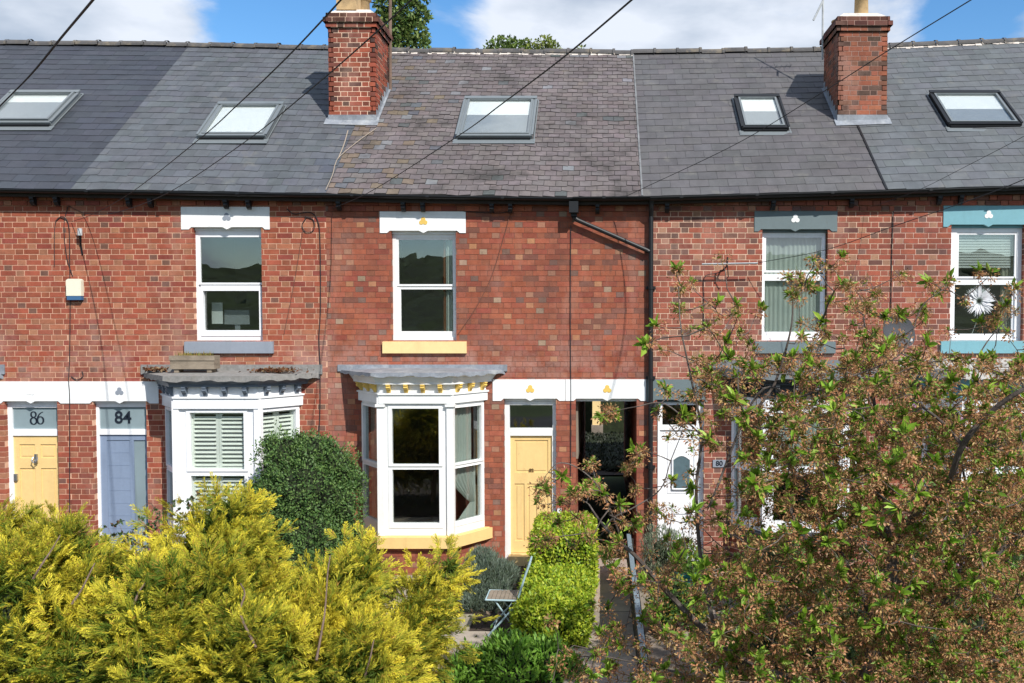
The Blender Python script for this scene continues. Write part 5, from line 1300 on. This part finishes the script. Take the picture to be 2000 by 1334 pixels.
leaf_pick = RNG.random(len(TG)); A_ = TG[leaf_pick < .72]; AD = dirs[leaf_pick < .72]  # random share of shoot ends that carry the larger leaves
parts = [rosettes(A_[::3], AD[::3], 5, .070, .030, (.15, .27, .024), (.22, .30, .05), 1.0, .2, broad=True), rosettes(A_[1::2], AD[1::2], 6, .094, .040, (.18, .31, .024), (.29, .42, .05), .85, .35, broad=True), rosettes(TG, dirs, 9, .050, .020, (.15, .26, .025), (.26, .17, .06), 1.0, .1)]
V, Q, C = join(parts); mesh_np('leaves', V, Q, C, M['leaf'], CT)
n = len(TG); k = 60; P = np.repeat(TG, k, 0); sz = np.repeat(RNG.uniform(.035, .10, n), k); uu = unit(n*k); P = P+uu*(sz*RNG.random(n*k)**.45)[:, None]*np.array([1, 1, .8])+np.repeat(dirs, k, 0)*-.03
V1 = leaves(P, uu+unit(n*k)*.7+np.array([0, 0, -.2]), unit(n*k)+np.array([.35, -.45, .4]), RNG.uniform(.016, .036, n*k), RNG.uniform(.008, .015, n*k), cvar((.42, .205, .095), n*k, .28, (.44, .30, .12), .28), .2)
V2 = leaves(np.repeat(TG, 14, 0), unit(n*14)+np.array([0, 0, -.1]), unit(n*14), RNG.uniform(.05, .10, n*14), .0032, cvar((.15, .17, .04), n*14, .3, (.22, .10, .05), .4), .1)
V, Q, C = join([V1, V2]); mesh_np('faded_blossom', V, Q, C, M['leaf'], CT)

# ---- magnolia behind it
MG = empty('magnolia', tuple(P3(1850, 1300, -4.2)*np.array([1, 1, 0])+np.array([0, 0, -.05])), 'magnolia with broad green leaves and scattered pink flowers behind the cherry tree', 'tree')
mt = []
for _ in range(330):
    px = random.uniform(1600, 2060); py = random.uniform(760+max(0, 1720-px)*.7, 1330); mt.append(P3(px, py, -4.2+random.gauss(0, .5)))
mt = np.array(mt)
wd_, dr = grow([(pl((1850, 1400, -4.2), (1860, 1250, -4.2), (1840, 1100, -4.2), (1870, 950, -4.2), (1900, 800, -4.2)), .05, .01), (pl((1850, 1200, -4.2), (1760, 1050, -4.3), (1700, 900, -4.3), (1680, 820, -4.3)), .03, .008), (pl((1850, 1150, -4.2), (1930, 1000, -4.1), (1990, 850, -4.1)), .03, .008),
                ([tuple(P3(1850, 1400, -4.2)), (P3(1850, 1400, -4.2)[0], -4.2, -.05)], .05, .06)], mt)
wd_.build('trunk', M['bark'], MG)
V, Q, C = rosettes(mt, dr, 9, .12, .06, (.10, .20, .03), (.17, .30, .05), 1.0, .3, broad=True); mesh_np('leaves', V, Q, C, M['leaf'], MG)
fl = mt[RNG.choice(len(mt), 62, replace=False)]
fl = np.array([f for f in fl if proj(f)[1] < 1340]+[P3(1740, 780, -4.9), P3(1905, 783, -4.9), P3(1870, 830, -4.9), P3(1875, 860, -4.9), P3(1930, 1045, -5.2), P3(1950, 1060, -5.2), P3(1915, 1180, -5.0), P3(1940, 770, -4.9), P3(1720, 770, -4.9)])
V, Q, C = rosettes(fl+np.array([0, -.12, .05]), np.tile([0, -.2, .6], (len(fl), 1)), 6, .085, .034, (.72, .42, .60), (.80, .66, .74), .75, .5, .1, -.1); [mesh_np('flower', V[i*24:i*24+24], Q[:6], C[i*6:i*6+6], M['petal'], MG) for i in range(len(fl))]

# ---- rose bush by door 84
RB = empty('rose_bush', (-5.7, -2.2, -.03), 'loose rose bush with reddish stems between blue-grey door 84 and the grey bay', 'bush')
rt = []
for _ in range(260):
    px = random.choice([random.uniform(195, 320), random.uniform(290, 480), random.uniform(330, 440)]); top = 1025 if px < 270 else (1000 if px < 330 else 965+abs(px-385)*.35); rt.append(P3(px, random.uniform(top, 1110)-random.random()**3*8, -2.1+random.gauss(0, .15)))
rt = np.array(rt); bs = P3(350, 1300, -2.1)
wd_, dr = grow([([(bs[0], -2.1, -.05), tuple(P3(370, 1120, -2.1)), tuple(P3(390, 1000, -2.1))], .014, .004), ([(bs[0], -2.1, -.05), tuple(P3(300, 1120, -2.1)), tuple(P3(240, 1040, -2.1))], .012, .004), ([(bs[0], -2.1, -.05), tuple(P3(330, 1100, -2.1)), tuple(P3(300, 990, -2.1)), tuple(P3(277, 990, -2.1))], .010, .003)], rt, .003)
wd_.build('stem', M['bark_red'], RB); V, Q, C = rosettes(rt, dr, 9, .055, .034, (.07, .125, .04), (.15, .085, .05), 1.2, .2); mesh_np('leaves', V, Q, C, M['leaf'], RB)

# ---- dry grass in the trough and dead leaves on the bay roof
n = 260; a, b = WX(345, -.3), WX(412, -.3); P = np.stack([RNG.uniform(a, b, n), RNG.uniform(-.36, -.21, n), np.full(n, WZ(697, -.38)-.03)], 1)
V, Q, C = leaves(P, unit(n)*.6+np.array([0, 0, .9]), unit(n), RNG.uniform(.05, .15, n), .008, cvar((.34, .25, .07), n, .3, (.20, .22, .05), .3)); tag(mesh_np('dry_grass', V, Q, C, M['leaf']), kind='stuff', label='tuft of dry yellow grass in the wooden trough', cat='grass')
n = 420; P = np.stack([RNG.normal(WX(535, -.3), .16, n), RNG.uniform(-.42, -.12, n), np.full(n, zt-.0)+np.abs(RNG.normal(0, .015, n))], 1)
n2 = 160; P2 = np.stack([RNG.uniform(WX(290), WX(330), n2), RNG.uniform(-.2, -.05, n2), np.full(n2, zt)+np.abs(RNG.normal(.01, .02, n2))], 1); P = np.concatenate([P, P2]); n += n2
V, Q, C = leaves(P, unit(n)*np.array([1, 1, .4]), unit(n)+np.array([0, 0, .8]), .06, .032, cvar((.16, .07, .035), n, .4, (.28, .19, .10), .3)); tag(mesh_np('dead_leaves', V, Q, C, M['leaf']), kind='stuff', label='brown dead leaves lying on the flat roof of the grey bay', cat='leaves')
# leaf litter and weeds on the garden soil
n = 9000; P = np.stack([RNG.uniform(-13, 6, n), RNG.uniform(-8.5, -.1, n), np.full(n, -.02)], 1); P = P[~((P[:, 0] > -.45) & (P[:, 0] < .5))]; n = len(P)
V, Q, C = leaves(P, unit(n)+np.array([0, 0, .4]), unit(n)+np.array([0, 0, .8]), .07, .04, cvar((.09, .12, .03), n, .4, (.14, .09, .05), .4)); tag(mesh_np('ground_cover', V, Q, C, M['leaf']), kind='stuff', label='low weeds and litter covering the garden soil', cat='ground cover')

# ---- satellite dish, aerial bar, paper flower, lantern
c = P3(1752, 650, -.38); e = empty('satellite_dish', (c[0], -.02, c[2]-.25), 'dark grey satellite dish on the wall left of the turquoise window sill', 'satellite dish')
mb = MB(); nrm = np.array([.25, -.92, .28]); nrm /= np.linalg.norm(nrm); u_ = np.cross(nrm, (0, 0, 1)); u_ /= np.linalg.norm(u_); v_ = np.cross(u_, nrm); G = []
for j in range(7):
    rr = j/6
    G.append([c+u_*(.27*rr*np.sign(cos(t_))*abs(cos(t_))**.8)+v_*(.25*rr*np.sign(sin(t_))*abs(sin(t_))**.8)+nrm*(.06*rr*rr) for t_ in [2*pi*i/28 for i in range(28)]])
for j in range(6):
    for i in range(28):
        i2 = (i+1) % 28; mb.face([G[j][i], G[j][i2], G[j+1][i2], G[j+1][i]]); mb.face([p-nrm*.008 for p in (G[j][i], G[j+1][i], G[j+1][i2], G[j][i2])])
mb.build('reflector', M['dish'], e)
mb = MB(); mb.tube([c-v_*.25, c-v_*.22+nrm*.30], .012, 6); mb.build('arm', M['black'], e)
mb = MB(); q = c-v_*.20+nrm*.33; mb.tube([q, q-nrm*.09], .028, 8); mb.build('receiver', M['metal_bar'], e)
mb = MB(); mb.tube([c-nrm*.01, c+(0, .2, -.05), (c[0], -.01, c[2]-.05)], .018, 6); mb.box(c[0]-.06, c[0]+.06, -.03, -.005, c[2]-.15, c[2]+.05); mb.build('bracket', M['black'], e)
a, b = P3(1371, 516, -.22), P3(1480, 514, -.22); e = empty('wall_aerial', ((a[0]+b[0])/2, -.02, a[2]-.25), 'grey metal bar aerial on a bracket left of the white framed window with net curtains', 'aerial')
mb = MB(); mb.tube([a, b], .014, 4); mb.build('bar', M['metal_bar'], e)
m_ = P3(1421, 502, -.22); mb = MB(); mb.tube([m_, m_+(-.01, .0, -.14), m_+(-.06, .12, -.2), (m_[0]-.08, -.01, m_[2]-.2)], .014, 6); mb.tube([m_+(0, 0, -.14), m_+(.02, .05, -.3), m_+(-.01, .1, -.34)], .008, 5); mb.build('bracket', M['black'], e)
mb = MB(); mb.tube(spl([m_+(-.02, .1, -.2), m_+(-.15, .17, -.24), m_+(-.33, .2, -.3), m_+(-.34, .2, -.6), m_+(-.34, .2, -1.1)]), .006, 5); mb.build('lead_wire', M['cable'], e)
c = P3(1912, 588, .16); e = empty('paper_flower', (c[0], .16, c[2]-.4), 'white paper pompom flower on a thin stem in the window of the turquoise sill', 'paper flower')
n = 170; th = RNG.uniform(0, 2*pi, n); D = np.stack([np.cos(th), RNG.uniform(-.35, .1, n), np.sin(th)], 1)
V, Q, C = leaves(np.tile(c, (n, 1))+D*.03, D, np.tile([0, -1., .1], (n, 1))+unit(n)*.4, RNG.uniform(.15, .24, n), .048, cvar((.82, .83, .85), n, .04)); mesh_np('petals', V, Q, C, M['petal'], e)
mb = MB(); mb.tube([c+(0, 0, -.1), c+(-.04, 0, -.35), c+(-.14, 0, -.6)], .006, 5); mb.build('stem', M['blind'], e)
c = P3(1281, 800, -.12); e = empty('wall_lantern', (c[0], -.02, c[2]-.15), 'black wall lantern between the downpipe and the white door 80', 'lantern')
mb = MB(); mb.lathe(c[0], c[1], [(.02, c[2]-.10), (.05, c[2]-.09), (.065, c[2]+.04), (.075, c[2]+.045), (.02, c[2]+.10), (.01, c[2]+.12)], 6); mb.build('lantern_head', M['black'], e)
mb = MB(); mb.tube([c+(0, 0, .1), c+(0, .05, .12), c+(0, .11, .05)], .01, 6); mb.box(c[0]-.03, c[0]+.03, -.02, -.005, c[2]-.1, c[2]+.1); mb.build('arm', M['black'], e)

# ---- back yard seen through the passage
e = empty('yard_post', (WX(1165, 16), 16, 0), 'pale yellow rendered gatepost seen at the far end of the passage', 'gatepost')
a, b = WX(1157, 16), WX(1173, 16); mb = MB(); mb.box(a, b, 16, 16.3, .35, 3.4); mb.build('shaft', M['yellow_pale'], e)
mb = MB(); mb.box(a-.03, b+.08, 15.9, 16.5, -.1, .35); mb.build('base', M['stone'], e)
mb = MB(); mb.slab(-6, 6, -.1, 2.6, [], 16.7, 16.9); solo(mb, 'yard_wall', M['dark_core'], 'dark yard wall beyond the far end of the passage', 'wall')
plane('yard', -6, 6, 8.4, 18, -.02, 'soil')

shrub('yard_dark_filler', 'low dark leaves added to darken the back yard seen through the passage', 'ground cover', [(.25+dx, yy, .02, .9, .9, .16) for dx in (-.9, .3) for yy in (9.6, 11, 12.4, 13.8, 15)], 9000, .10, .05, (.018, .024, .012), (.05, .06, .03), .12, .3, .2, corek=.8, stems=1)  # dark leaves added over the soil so the passage end looks dark
# ---- overhead cables
def cable(p, label, r=.011, sag=.0, n=24, twin=0):
    """p: list of (px,py,Y) anchors joined smoothly"""
    P = spl([P3(*q) for q in p], 10); mb = MB(); mb.tube(P, r*.55, 6, r1=r*.85)
    if twin: mb.tube([q+np.array([twin, 0, twin*.5])*min(1, .3+i/40) for i, q in enumerate(P)], r*.5, 6, r1=r*.75)
    tag(mb.build('overhead_cable', M['cable'], None, origin=P[0]), label, 'cable', 'cables crossing above the houses')
cable([(-90, 305, -4.0), (0, 207, -4.8), (60, 145, -5.4), (118, 74, -6.2), (180, 0, -7.2), (260, -98, -8.5)], 'thick twin cable crossing the sky at the far left', .009, twin=.022)
cable([(140, 433, -0.02), (182, 418, -0.68), (259, 374, -2.15), (390, 271, -4.66), (458, 210, -5.69), (560, 112, -7.01), (667, -2, -8.05), (760, -105, -8.65)], 'upper of the two cables rising from the alarm box to the left chimney', .0065, twin=.010)
cable([(133, 402, -0.02), (170, 417, -0.10), (227, 415, -0.90), (329, 376, -2.54), (480, 276, -4.97), (600, 180, -6.57), (700, 94, -7.58), (803, 0, -8.35), (900, -95, -8.75)], 'lower of the two cables passing in front of the left chimney', .0075)
cable([(649, 408, -0.02), (729, 371, -1.54), (894, 266, -4.50), (976, 206, -5.69), (1100, 112, -7.12), (1233, 0, -8.18), (1340, -95, -8.68)], 'cable crossing the purple slates over the roof window', .0085, twin=.011)
cable([(1190, 398, -.05), (1264, 364, -.6), (1440, 280, -2.0), (1600, 184, -3.4), (1736, 98, -4.7), (1896, 0, -6.0), (2030, -82, -7.2)], 'cable passing in front of the right chimney', .0075, twin=.010)
cable([(1483, 513, -.2), (1616, 487, -.9), (1745, 442, -1.7), (1886, 394, -2.6), (1977, 360, -3.2), (2100, 305, -4.2)], 'cable running from the bar aerial towards the turquoise lintel', .0075)
cable([(1700, 405, -.1), (1792, 372, -.9), (1900, 318, -2.0), (2000, 266, -3.1), (2110, 205, -4.2)], 'thin cable crossing the lower right corner of the slates', .005)
print('faces', sum(len(o.data.polygons) for o in bpy.data.objects if o.type == 'MESH'))
